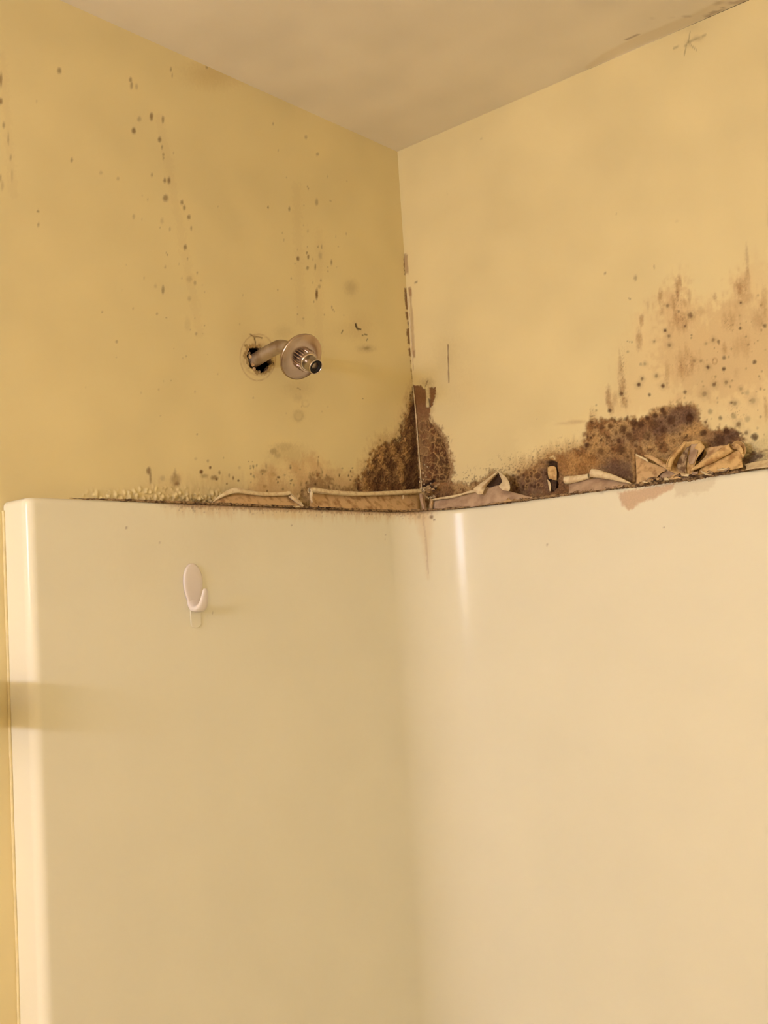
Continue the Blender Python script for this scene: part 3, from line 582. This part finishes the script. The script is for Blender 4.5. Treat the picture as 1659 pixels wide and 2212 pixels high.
# ------------------------------------------------------------------ torn paper on the walls
def place(wall, px, py, d):
    return unp(px, py, 0, d) if wall == 'L' else unp(px, py, 1, -d)
def sheet(name, wall, rows, mat, parent, label=None, th=.0005, n=5, rough=.0007, seed=0, ragged=.0012):
    """rows of (px, py, stand-off in metres), lofted smoothly into a thin curved sheet"""
    R = [catmull(np.array([place(wall, *q) for q in r]), n) for r in rows]
    R = np.array(R); R = np.stack([catmull(R[:, j], n) for j in range(R.shape[1])], 1)
    nu, nv = R.shape[:2]; uu, vv = np.meshgrid(np.arange(nu)*1., np.arange(nv)*1., indexing='ij')
    nrm = np.array([1., 0, 0]) if wall == 'L' else np.array([0, -1., 0])
    R += (fbm(uu/3.1+seed, vv/3.1, seed)*2*rough)[..., None]*nrm
    j = (fbm(vv/1.7, uu*0, seed+5)*2*ragged); R[0, :, 2] += j[0]*.6; R[-1, :, 2] += j[-1]
    R[..., 2] = np.maximum(R[..., 2], ZT+.0009)      # the foot of the paper rests on the panel ledge
    o = mesh_obj(name, R.reshape(-1, 3), grid_faces(nu, nv), mat, parent)
    s = o.modifiers.new('thickness', 'SOLIDIFY'); s.thickness = th; s.offset = 0
    if label: o['label'] = label
    return o
def curl(name, wall, pts, mat, parent, label=None, turns=1.25, start=-.6, seed=0, inner=.62):
    """paper rolled into a tube: pts of (px, py, stand-off, radius)"""
    W = catmull(np.array([[*place(wall, q[0], q[1], q[2]), q[3]] for q in pts]), 7)
    nrm = np.array([1., 0, 0]) if wall == 'L' else np.array([0, -1., 0])
    T = np.gradient(W[:, :3], axis=0); T /= np.linalg.norm(T, axis=1)[:, None]; K = 26; rs = np.random.RandomState(seed)
    V = np.zeros((len(W), K, 3)); wob = np.cumsum(rs.randn(len(W)))*.03
    for i in range(len(W)):
        up = np.cross(T[i], nrm); up /= np.linalg.norm(up)
        if up[2] < 0: up = -up
        n2 = nrm-T[i]*(nrm@T[i]); n2 /= np.linalg.norm(n2)
        for k in range(K):
            t = k/(K-1); a = start+wob[i]+t*turns*2*math.pi; r = W[i, 3]*(1-(1-inner)*t)*(1+.05*rs.randn()*.6)
            V[i, k] = W[i, :3]+n2*r*math.cos(a)+up*r*math.sin(a)
    o = mesh_obj(name, V.reshape(-1, 3), grid_faces(len(W), K), mat, parent)
    s = o.modifiers.new('thickness', 'SOLIDIFY'); s.thickness = .0004; s.offset = 0
    if label: o['label'] = label
    return o

# left wall: two long flaps leaning off the wall behind the panel edge, their upper rims rolled over
sheet('paper_flap', 'L', [[(462,1084,.028),(485,1071,.027),(520,1066,.027),(570,1069,.027),(626,1067,.026)], [(466,1090,.036),(490,1083,.036),(530,1083,.035),(580,1085,.035),(645,1085,.034)], [(470,1097,.041),(500,1098,.042),(540,1101,.042),(590,1104,.042),(662,1107,.042)]], m_tan, wall_left, 'soiled tan paper flap left of the longer one', seed=1)
curl('paper_curl', 'L', [(459,1086,.030,.0006),(470,1077,.030,.0016),(484,1069,.030,.0027),(500,1062,.030,.0040),(515,1060,.031,.0044),(535,1064,.031,.0034),(570,1068,.031,.0030),(600,1068,.031,.0030),(626,1066,.031,.0033)], m_cream, wall_left, 'cream painted rim rolled over the shorter flap', seed=2)
curl('paper_curl', 'L', [(626,1070,.034,.0034),(638,1080,.036,.0030),(650,1090,.038,.0022),(660,1101,.041,.0006)], m_cream, wall_left, 'short tapering cream curl slanting down', seed=3, start=.4)
sheet('paper_flap', 'L', [[(672,1066,.024),(720,1068,.025),(790,1071,.026),(850,1070,.026),(906,1068,.026)], [(670,1084,.033),(725,1086,.034),(790,1088,.035),(850,1089,.035),(907,1090,.035)], [(668,1107,.042),(730,1110,.042),(790,1112,.042),(850,1113,.043),(907,1114,.043)]], m_tan, wall_left, 'long tan paper flap with brown tears', seed=4)
curl('paper_curl', 'L', [(668,1060,.030,.0042),(684,1060,.031,.0044),(705,1063,.031,.0040),(760,1067,.031,.0038),(800,1067,.031,.0036),(850,1065,.031,.0038),(885,1063,.031,.0042),(906,1062,.031,.0044)], m_cream, wall_left, 'long cream painted roll along the longer flap', seed=5)
curl('paper_curl', 'L', [(673,1064,.033,.0020),(672,1074,.035,.0018),(674,1086,.037,.0008)], m_cream, wall_left, seed=6)
sheet('paper_scrap', 'L', [[(869,1070,.034),(873,1070,.035)], [(870,1078,.034),(872,1077,.035)]], m_cream, wall_left, th=.0006, seed=7)
# vertical strips in the corner
sheet('paper_strip', 'L', [[(906,1066,.038),(911,1067,.044),(917,1071,.040)], [(907,1080,.040),(913,1081,.046),(918,1084,.042)], [(911,1094,.041),(915,1094,.047),(921,1098,.043)], [(912,1106,.044),(917,1106,.049),(919,1106,.046)]], m_mauve, wall_left, 'pale grey strip hanging in the corner', seed=8)
sheet('paper_strip', 'B', [[(930,1076,.030),(934,1080,.034),(936,1084,.030)], [(927,1088,.032),(931,1090,.036),(935,1092,.032)], [(924,1106,.036),(929,1107,.040),(934,1108,.037)]], m_tan, wall_back, 'narrow brown strip beside the corner', seed=9)
sheet('paper_scrap', 'B', [[(918,1071,.030),(926,1074,.032)], [(920,1075,.030),(927,1078,.032)]], m_cream, wall_back, seed=10)
# back wall: large mauve flap with a folded cone
sheet('paper_flap', 'B', [[(936,1082,.026),(980,1075,.024),(1030,1063,.022),(1080,1048,.024),(1100,1060,.024),(1140,1072,.028),(1170,1076,.030)], [(936,1094,.032),(985,1088,.031),(1035,1076,.032),(1080,1068,.033),(1110,1072,.032),(1145,1078,.032),(1175,1080,.033)], [(938,1110,.038),(985,1104,.037),(1035,1097,.037),(1080,1090,.037),(1115,1087,.037),(1148,1084,.036),(1178,1083,.036)]], m_mauve, wall_back, 'mauve paper flap spreading right of the corner', seed=11)
curl('paper_curl', 'B', [(932,1081,.028,.0016),(950,1077,.027,.0018),(975,1074,.027,.0024),(998,1068,.027,.0016),(1015,1063,.026,.0022),(1033,1061,.026,.0016)], m_cream, wall_back, 'thin cream rim rolled along the mauve flap', seed=12)
sheet('folded_corner', 'B', [[(1075,1017,.022),(1076,1019,.020),(1077,1021,.018)], [(1050,1036,.032),(1056,1037,.034),(1063,1036,.024)], [(1034,1047,.038),(1043,1049,.040),(1052,1049,.028)], [(1023,1057,.041),(1034,1060,.043),(1045,1060,.038)], [(1033,1068,.042),(1038,1068,.043),(1043,1067,.040)]], m_cream, wall_back, 'cream left fold of the pointed flap', seed=13, ragged=.0002)
sheet('folded_corner', 'B', [[(1076,1018,.020),(1079,1019,.022),(1082,1022,.024)], [(1081,1030,.024),(1087,1030,.030),(1094,1032,.030)], [(1084,1041,.028),(1092,1043,.035),(1101,1046,.034)], [(1078,1050,.034),(1090,1053,.038),(1102,1056,.036)], [(1085,1058,.038),(1092,1060,.039),(1099,1061,.039)]], m_cream, wall_back, 'cream right fold of the pointed flap', seed=14, ragged=.0002)
sheet('folded_corner', 'B', [[(1075,1020,.018),(1077,1021,.018),(1079,1023,.018)], [(1062,1036,.016),(1072,1036,.014),(1084,1036,.018)], [(1046,1052,.024),(1068,1052,.018),(1088,1052,.022)]], m_mould_shade, wall_back, 'dark sheet painted as the shade inside the pointed fold', seed=15)  # shade of the hollow put in as a dark sheet, not mould
sheet('torn_edge', 'B', [[(1075,1086,.041),(1100,1080,.042),(1125,1079,.042)], [(1080,1090,.042),(1105,1084,.043),(1130,1082,.042)]], m_tan, wall_back, seed=16)
# slot contents
sheet('board_piece', 'B', [[(1184,1010,-.004),(1193,1007,-.004),(1202,1010,-.004)], [(1184,1022,-.001),(1193,1022,.001),(1203,1024,-.001)], [(1187,1034,-.003),(1194,1036,-.002),(1203,1037,-.003)]], m_orange, wall_back, 'tan scrap lodged in the dark slot', th=.002, seed=17)
sheet('board_piece', 'B', [[(1182,1036,.001),(1187,1040,.001)], [(1185,1050,.001),(1190,1048,.001)], [(1188,1062,.002),(1190,1060,.002)]], m_cream, wall_back, th=.0008, seed=18)
sheet('board_piece', 'B', [[(1191,1037,-.002),(1203,1037,-.002)], [(1192,1050,-.002),(1202,1050,-.002)], [(1194,1060,-.001),(1199,1060,-.001)]], m_mould_shade, wall_back, seed=19)
# second flap with two cream rolls
sheet('paper_flap', 'B', [[(1228,1044,.020),(1250,1040,.022),(1275,1034,.022),(1300,1032,.022),(1330,1036,.024),(1360,1043,.028)], [(1229,1052,.027),(1252,1049,.029),(1278,1045,.029),(1305,1043,.029),(1332,1043,.030),(1358,1046,.032)], [(1229,1064,.036),(1255,1062,.036),(1280,1060,.036),(1308,1057,.036),(1335,1053,.036),(1360,1048,.036)]], m_mauve, wall_back, 'mauve paper flap below two cream rolls', seed=20)
curl('paper_curl', 'B', [(1221,1037,.026,.0058),(1230,1036,.026,.0058),(1245,1034,.026,.0050),(1260,1031,.026,.0044),(1272,1028,.026,.0036)], m_cream, wall_back, 'stubby cream roll, left one of the pair', seed=21, start=-2.6, turns=1.4)
curl('paper_curl', 'B', [(1278,1021,.028,.0064),(1292,1023,.028,.0062),(1308,1027,.029,.0052),(1321,1030,.030,.0042),(1340,1036,.032,.0030),(1363,1044,.035,.0006)], m_cream, wall_back, 'tapering cream roll, right one of the pair', seed=22, start=-2.6, turns=1.4)
# crumpled ochre mass
sheet('crumpled_flap', 'B', [[(1373,982,.012),(1385,988,.018),(1398,996,.024),(1418,1004,.028),(1440,1012,.030)], [(1374,1000,.020),(1386,1004,.026),(1400,1010,.031),(1418,1014,.033),(1437,1018,.033)], [(1375,1030,.034),(1388,1028,.036),(1402,1026,.037),(1415,1024,.037),(1430,1020,.036)], [(1375,1046,.037),(1388,1044,.038),(1400,1041,.038),(1410,1038,.038),(1416,1034,.038)]], m_tan, wall_back, 'triangular mottled tan flap at the left of the crumpled mass', seed=23)
curl('paper_curl', 'B', [(1374,982,.020,.0012),(1385,988,.024,.0014),(1395,993,.026,.0016),(1400,998,.028,.0010)], m_cream, wall_back, seed=24)
curl('paper_curl', 'B', [(1393,985,.022,.0014),(1405,988,.026,.0030),(1420,996,.030,.0036),(1433,1005,.033,.0034),(1444,1013,.036,.0020)], m_tan, wall_back, 'rolled tan edge slanting down to the right', seed=25)
sheet('crumpled_flap', 'B', [[(1478,953,.014),(1490,954,.012),(1502,951,.016),(1512,952,.024),(1518,960,.022)], [(1466,966,.026),(1480,972,.012),(1494,970,.018),(1508,966,.028),(1522,968,.030)], [(1452,982,.034),(1470,988,.016),(1485,990,.020),(1500,984,.026),(1506,990,.034)], [(1442,1000,.040),(1462,1005,.022),(1480,1008,.026),(1492,1006,.030),(1502,1002,.036)], [(1444,1016,.042),(1462,1022,.034),(1478,1026,.036),(1488,1026,.037),(1496,1022,.038)]], m_orange, wall_back, 'large ochre paper fold hollowed in the middle', seed=26, rough=.0022)
curl('paper_curl', 'B', [(1481,956,.026,.0016),(1471,968,.032,.0028),(1460,980,.036,.0032),(1450,993,.040,.0040),(1445,1008,.042,.0040),(1447,1016,.042,.0022)], m_orange, wall_back, 'bright ochre rolled ridge of the fold', seed=27, start=.2)
sheet('crumpled_flap', 'B', [[(1521,966,.016),(1514,970,.014),(1507,976,.016)], [(1520,978,.008),(1512,982,.006),(1504,988,.008)], [(1512,992,.010),(1507,996,.010),(1503,998,.014)]], m_mould_shade, wall_back, 'dark sheet painted as the shade under the fold lip', seed=28)  # dark sheet stands for the shade under the lip
sheet('crumpled_flap', 'B', [[(1520,970,.018),(1545,964,.016),(1570,962,.016)], [(1525,984,.020),(1545,978,.018),(1572,968,.020)], [(1508,1002,.026),(1540,988,.024),(1576,976,.026)]], m_tan, wall_back, 'tan torn layer between the folds', seed=29, rough=.0015)
curl('paper_curl', 'B', [(1493,1016,.038,.0012),(1510,1006,.036,.0032),(1530,996,.035,.0044),(1550,983,.034,.0056),(1568,972,.034,.0062),(1580,966,.034,.0058)], m_orange, wall_back, 'long ochre paper roll rising to the right', seed=30, start=-2.4, turns=1.3)
sheet('crumpled_flap', 'B', [[(1512,1014,.032),(1535,1002,.030),(1560,990,.028),(1585,976,.026),(1602,968,.022)], [(1510,1020,.036),(1538,1012,.034),(1563,1004,.033),(1586,994,.031),(1602,986,.026)], [(1506,1026,.038),(1540,1022,.038),(1565,1018,.038),(1588,1013,.038),(1604,1008,.036)]], m_orange, wall_back, 'smooth ochre flap at the right of the crumpled mass', seed=31, rough=.0012)
curl('paper_curl', 'B', [(1584,966,.026,.0040),(1591,962,.026,.0058),(1599,966,.026,.0058),(1604,976,.026,.0042),(1604,988,.028,.0014)], m_orange, wall_back, 'curled ochre tip with a dark hollow', seed=32, start=1.6, turns=.8)
sheet('crumpled_flap', 'B', [[(1418,1028,.028),(1430,1014,.026),(1444,1016,.030),(1462,1022,.032)], [(1424,1034,.034),(1436,1026,.034),(1452,1028,.036),(1474,1030,.036)], [(1422,1044,.040),(1440,1040,.040),(1458,1038,.040),(1482,1034,.040)]], m_mauve, wall_back, 'pinkish torn shreds below the ochre fold', seed=33, rough=.003)
sheet('paint_flake', 'B', [[(1608,1004,.020),(1630,998,.020),(1668,990,.020)], [(1612,1010,.030),(1635,1006,.030),(1668,1000,.030)], [(1610,1016,.037),(1636,1011,.037),(1668,1006,.037)]], m_cream, wall_back, 'pale paint flake at the right end of the edge', seed=34)
sheet('crumpled_layer', 'B', [[(1484,966,.024),(1492,962,.022)], [(1470,986,.024),(1486,980,.023)], [(1462,1003,.028),(1482,1001,.028)], [(1468,1020,.036),(1484,1023,.038)]], m_gyps_shade, wall_back, 'brown sheet painted as the shade in the hollow of the large fold', seed=40, rough=.0012)  # shade of the hollow painted by a browner sheet, no bare gypsum here
sheet('crumpled_layer', 'B', [[(1492,960,.020),(1508,958,.024)], [(1490,974,.023),(1508,972,.030)], [(1487,990,.027),(1503,988,.034)], [(1490,1004,.031),(1500,1000,.037)]], m_mauve, wall_back, 'pinkish inner layer of the large fold', seed=41, rough=.0015)
rs = np.random.RandomState(21)
def scrap(wall, cx, cy, w_, h_, d, mat):
    a = rs.uniform(-.6, .6); c_, s_ = math.cos(a), math.sin(a); rows = []
    for v in (-1, 0, 1):
        rows.append([(cx+(u*w_*c_-v*h_*s_)*rs.uniform(.7, 1.1), cy+(u*w_*s_+v*h_*c_)*rs.uniform(.7, 1.1), d+rs.uniform(-.002, .003)) for u in (-1, 0, 1)])
    sheet('paper_scrap', wall, rows, mat, wall_left if wall == 'L' else wall_back, n=2, th=.0006, rough=.0005, ragged=.0003, seed=rs.randint(99))
for k in range(26):
    cx = rs.uniform(1385, 1600); ey = np.interp(cx, [1370, 1600], [1049, 1017]); scrap('B', cx, ey-rs.uniform(1, 11), rs.uniform(4, 13), rs.uniform(1.5, 3.5), .041+rs.uniform(0, .003), [m_cream, m_tan, m_mauve, m_gyps_shade, m_mould_shade][rs.randint(5)])
for k in range(12):
    cx = rs.uniform(1040, 1190); ey = np.interp(cx, [1000, 1200], [1101, 1076]); scrap('B', cx, ey-rs.uniform(1, 6), rs.uniform(6, 16), rs.uniform(1, 2), .040, [m_mauve, m_tan, m_gyps_shade][rs.randint(3)])
for k in range(14):
    cx = rs.uniform(560, 760); ey = np.interp(cx, [500, 700, 925], [1095, 1103, 1109]); scrap('L', cx, ey-rs.uniform(0, 6), rs.uniform(3, 9), rs.uniform(1, 2.2), .045, [m_cream, m_tan, m_gyps_shade, m_mould_shade][rs.randint(4)])
for k in range(10):
    scrap('B', rs.uniform(912, 945), rs.uniform(1048, 1078), rs.uniform(2.5, 6), rs.uniform(1.5, 3.5), .012+rs.uniform(0, .014), [m_cream, m_tan, m_gyps_shade, m_mould_shade][rs.randint(4)])
# corner bead: pale exposed tape edge running down the corner
def tline(wall, pts, d, r, name, mat, parent, label=None, seed=0):
    W = catmull(np.array([place(wall, a, b, d) for a, b in pts]), 8); o = vtube(name, W, r, mat, parent, 6, seed, .25)
    if label: o['label'] = label
tline('B', [(892,834),(896,870),(900,915),(904,970),(908,1020),(911,1056)], .0008, .0009, 'corner_tape_edge', m_cream, wall_back, 'pale raised edge of corner tape down the mouldy corner', 1)
tline('B', [(880,634),(885,680),(888,720),(891,765),(893,800)], .0006, .0007, 'corner_tape_edge', m_cream, wall_back, None, 2)
# little blisters and pin rings at the foot of the corner
for (a, b, r) in ((908,1041,.0020),(914,1036,.0011),(905,1031,.0009),(913,1022,.0013),(920,1030,.0010),(917,1004,.0010),(923,1008,.0012),(916,1046,.0010),(941,1051,.0016),(930,1044,.0010)):
    c = place('B', a, b, .0016); V, F = lathe([(r*.55, .0), (r*.75, r*.5), (r, .0), (r*1.15, -r*.9)], 10)
    V = [(c[0]+x, c[1]-z, c[2]+y) for x, y, z in V]; mesh_obj('blister', V, F, m_cream, wall_back)

# ------------------------------------------------------------------ shower arm
def frame_from(z):
    z = np.array(z, float); z /= np.linalg.norm(z); x = np.cross([0, 0, 1.], z)
    if np.linalg.norm(x) < 1e-3: x = np.array([1., 0, 0])
    x /= np.linalg.norm(x); y = np.cross(z, x); return x, y, z
def put(V, origin, fr): return [tuple(np.asarray(origin)+fr[0]*v[0]+fr[1]*v[1]+fr[2]*v[2]) for v in V]
arm = empty('shower_arm', (0, -.338, 2.047)); tag(arm, 'bare bent shower arm with loose metal escutcheon sticking out of the broken wall hole', 'shower arm')
DIRN = np.array([.825, -.107, -.555]); DIRN /= np.linalg.norm(DIRN)
END = np.array([.1115, -.3355, 2.0135])
def fit_end():
    # slide the open end along the view ray so that it lands where the photo shows it, 11 cm off the wall
    return unp(683, 793, 0, .1115)
END = fit_end()
CENTER = unp(654, 768, 0, .1115-.028*DIRN[0]*1.25)
fl = END-DIRN*.0345
pts = catmull(np.array([[-.07, -.345, 2.034], [-.03, -.342, 2.039], [0, -.339, 2.0455], [.028, -.337, 2.0525], [.050, -.3345, 2.0540], fl-DIRN*.004+np.array([0, 0, .0005]), END-DIRN*.004]), 8)
PR = .0092
vtube('pipe', pts, PR, m_pipe, arm, 32, 0, 0)
bpy.context.view_layer.update()
fr = frame_from(DIRN)
R = .0315
V, F = lathe([(PR+.0006, .0035), (.013, .0042), (.020, .0034), (.027, .0020), (R-.0022, .0006), (R-.0009, .0004), (R, -.0008), (R+.0003, -.0026), (R-.0004, -.0042), (R-.0018, -.0040), (R-.0022, -.0022), (.024, -.0004), (.015, .0014), (PR+.0006, .0016)], 72)
mesh_obj('escutcheon', put(V, fl, fr), F, m_brass, arm)['label'] = 'round satin metal wall flange slid out to the end of the pipe'
# knurled collar
V = []; n = 72; prof = [(.0122, .0035, 0), (.0146, .0042, 1), (.0150, .0100, 1), (.0144, .0150, 1), (.0136, .0158, 0), (.0112, .0160, 0), (.0104, .0150, 0)]
for r, h, kn in prof:
    for k in range(n):
        a = 2*math.pi*k/n; rr = r-(.0016 if kn and (k % 3 == 0) else 0); V.append((rr*math.cos(a), rr*math.sin(a), h))
F = [(i*n+k, i*n+(k+1) % n, (i+1)*n+(k+1) % n, (i+1)*n+k) for i in range(len(prof)-1) for k in range(n)]
mesh_obj('knurled_collar', put(V, fl, fr), F, m_brass, arm, False)['label'] = 'ribbed metal collar against the flange'
V, F = lathe([(.0118, .0150), (.0120, .0162), (.0118, .0178), (.0104, .0182), (.0098, .0180)], 40); mesh_obj('snap_ring', put(V, fl, fr), F, m_steel, arm)
prof = []
for k in range(9): h = .0170+k*.0018; prof += [(.0094, h), (.0101, h+.0009)]
prof += [(.0099, .0342), (.0095, .0346), (.0090, .0344), (.0088, .0250)]
V, F = lathe(prof, 40); mesh_obj('threaded_tip', put(V, fl, fr), F, m_steel, arm)['label'] = 'shiny threaded end of the arm'
V, F = lathe([(.0089, .0325), (.0086, .0334), (.0056, .0334), (.0052, .0325), (.0050, .0240), (.0005, .0238)], 32); mesh_obj('rubber_washer', put(V, fl, fr), F, m_rubber, arm)['label'] = 'black rubber washer inside the open end'
# rusty fitting in the wall
V, F = lathe([(.0095, 0), (.0150, .001), (.0158, .008), (.0150, .016), (.0095, .017)], 8)
mesh_obj('pipe_fitting', put(V, pts[6], frame_from(pts[12]-pts[4])), F, m_grime, arm, False)['label'] = 'corroded fitting where the pipe leaves the wall'

rs = np.random.RandomState(9)
for k, (a, b, d, r_) in enumerate(((540,770,.001,.0032),(543,780,.000,.0028),(546,788,.001,.0030),(539,763,-.001,.0022),(549,797,.001,.0026),(560,803,.000,.0024),(536,756,-.001,.002))):
    c = unp(a, b, 0, d); V, F = lathe([(.0001, -r_), (r_*.7, -r_*.6), (r_, 0), (r_*.6, r_*.7), (.0001, r_*.9)], 7)
    V = [(c[0]+x*(.6+.6*rs.rand()), c[1]+y*(.6+.6*rs.rand()), c[2]+z*(.7+.5*rs.rand())) for x, y, z in V]; mesh_obj('plaster_crumb', V, F, m_gyps_shade if k % 2 else m_tan, wall_left, False)

# ------------------------------------------------------------------ adhesive hook
hk = empty('adhesive_hook', (WL, -.497, 1.735)); tag(hk, 'small white plastic adhesive hook stuck on the left surround panel', 'hook')
def hy(a, b): return unp(a, b, 0, WL)[1:]
top = hy(412, 1217); bot = hy(419, 1322); cy0 = (top[0]+bot[0])/2
H = top[1]-bot[1]; n = 48; ring = []
for k in range(n):
    a = 2*math.pi*k/n; z = math.cos(a); y = math.sin(a); wd = .0135*(1+.30*z-.10*z*z); ring.append((y*wd, z*H/2))
lay = [(1.0, .0), (1.0, .0016), (.97, .0025), (.90, .0030), (.6, .0031), (.25, .0031), (.02, .0031)]
yc_, zc_ = hy(412, 1270); 
V = [(WL+.0003+h, yc_+r[0]*s+.0025, (top[1]+bot[1])/2+r[1]*s) for s, h in lay for r in ring]
F = [(i*n+k, (i+1)*n+k, (i+1)*n+(k+1) % n, i*n+(k+1) % n) for i in range(len(lay)-1) for k in range(n)]+[tuple(range(n))]
mesh_obj('back_plate', V, F, m_plastic, hk)
# J arm: swept flattened section, wide where it leaves the plate
yA = yc_+.0028; zb = bot[1]
cl = catmull(np.array([[.0008, .0150, .0095, .0020], [.0030, .0080, .0100, .0038], [.0075, .0038, .0095, .0042], [.0135, .0046, .0080, .0036], [.0182, .0095, .0062, .0028], [.0208, .0165, .0048, .0023], [.0224, .0232, .0034, .0020], [.0230, .0262, .0020, .0012]]), 6)
K = 20; V = []
T = np.gradient(cl[:, :2], axis=0); T /= np.linalg.norm(T, axis=1)[:, None]
for (dx, dz, hw, th), (tx, tz) in zip(cl, T):
    nx, nz = -tz, tx
    for k in range(K):
        a = 2*math.pi*k/K; ca, sa = math.cos(a), math.sin(a)
        ca = math.copysign(abs(ca)**.8, ca); sa = math.copysign(abs(sa)**.8, sa)
        V.append((WL+dx+nx*th*sa, yA+hw*ca, zb+dz+nz*th*sa))
nn = len(cl); F = [(i*K+k, (i+1)*K+k, (i+1)*K+(k+1) % K, i*K+(k+1) % K) for i in range(nn-1) for k in range(K)]+[tuple(range(K)), tuple((nn-1)*K+k for k in range(K))[::-1]]
mesh_obj('hook_arm', V, F, m_plastic, hk)
# clear pull tab of the adhesive strip
ring = []; yT, zT = hy(422, 1335); hw = .0078; L = .014
for k in range(25): a = math.pi*k/24; ring.append((yT-hw*math.cos(a), zT-L*.45-hw*.7*math.sin(a)))
ring = [(yT-hw, zT+L*.9)]+ring+[(yT+hw, zT+L*.9)]
V = [(WL+.0002, y, z) for y, z in ring]+[(WL+.0012, y, z) for y, z in ring]+[(WL+.0015, yT+(y-yT)*.9, zT+(z-zT)*.94) for y, z in ring]; n = len(ring)
F = [(i*n+k, i*n+(k+1) % n, (i+1)*n+(k+1) % n, (i+1)*n+k) for i in range(2) for k in range(n)]+[tuple(range(2*n, 3*n))]
mesh_obj('adhesive_tab', V, F, m_film, hk, False)['label'] = 'clear rounded end of the adhesive strip below the hook'

# ------------------------------------------------------------------ things behind the camera that light and shade the corner
vl = empty('vanity_light', (.57, -2.649, 1.96)); tag(vl, 'vanity light bar with four round globes on the wall behind the camera', 'light fixture')
V, F = box(.29, .86, -2.6495, -2.62, 1.91, 2.01); mesh_obj('back_plate', V, F, m_steel, vl, False)
m_bulb, nt, b = new_mat('lit_globe'); b.inputs['Base Color'].default_value = (.9, .85, .8, 1); b.inputs['Emission Color'].default_value = (*LAMP_COLOR, 1); b.inputs['Emission Strength'].default_value = LAMP_STRENGTH
for k in range(4):
    pr = [(.012, 0), (.012, .012)]+[(.055*math.sin(a), .06-.055*math.cos(a)) for a in np.linspace(.3, math.pi-.02, 8)]
    V, F = lathe(pr, 12); V = [(.385+k*.125+x, -2.619+z, 1.96+y) for x, y, z in V]; mesh_obj('globe', V, F, m_bulb, vl)
tr = empty('shadow_post', (.0, -.80, 1.652)); tag(tr, 'unseen chrome post added left of the surround to cast the shadow band', 'shadow caster')  # unseen post, added only to throw the soft dark band on the front column
V, F = box(.0004, .006, -.83, -.786, 1.61, 1.672); mesh_obj('wall_plate', V, F, m_steel, tr, False)
V, F = box(.006, .088, -.807, -.787, 1.620, 1.662); mesh_obj('post', V, F, m_steel, tr, False)

# bathtub under the surround (below the frame)
tub = None
V = []; F = []
def loop(x0, x1, y0, y1, z, r=.08, n=6):
    s = len(V)
    for cx_, cy_, a0 in ((x1-r, y1-r, 0), (x0+r, y1-r, 90), (x0+r, y0+r, 180), (x1-r, y0+r, 270)):
        for k in range(n): a = math.radians(a0+90*k/(n-1)); V.append((cx_+r*math.cos(a), cy_+r*math.sin(a), z))
    return s, 4*n
L0 = [loop(.05, 1.47, -.76, -.04, .002, .004), loop(.05, 1.47, -.76, -.04, .40, .004), loop(.052, 1.468, -.755, -.042, .415, .006), loop(.12, 1.40, -.69, -.11, .415, .10), loop(.14, 1.38, -.67, -.13, .38, .12), loop(.22, 1.28, -.62, -.18, .08, .14), loop(.30, 1.20, -.56, -.24, .06, .12)]
for (a, n_), (b_, _) in zip(L0, L0[1:]):
    for k in range(n_): F.append((a+k, a+(k+1) % n_, b_+(k+1) % n_, b_+k))
F.append(tuple(L0[-1][0]+k for k in range(L0[-1][1])))
tub = mesh_obj('bathtub', V, F, m_tub, None, False); tag(tub, 'cream bathtub standing below the surround panels', 'bathtub')
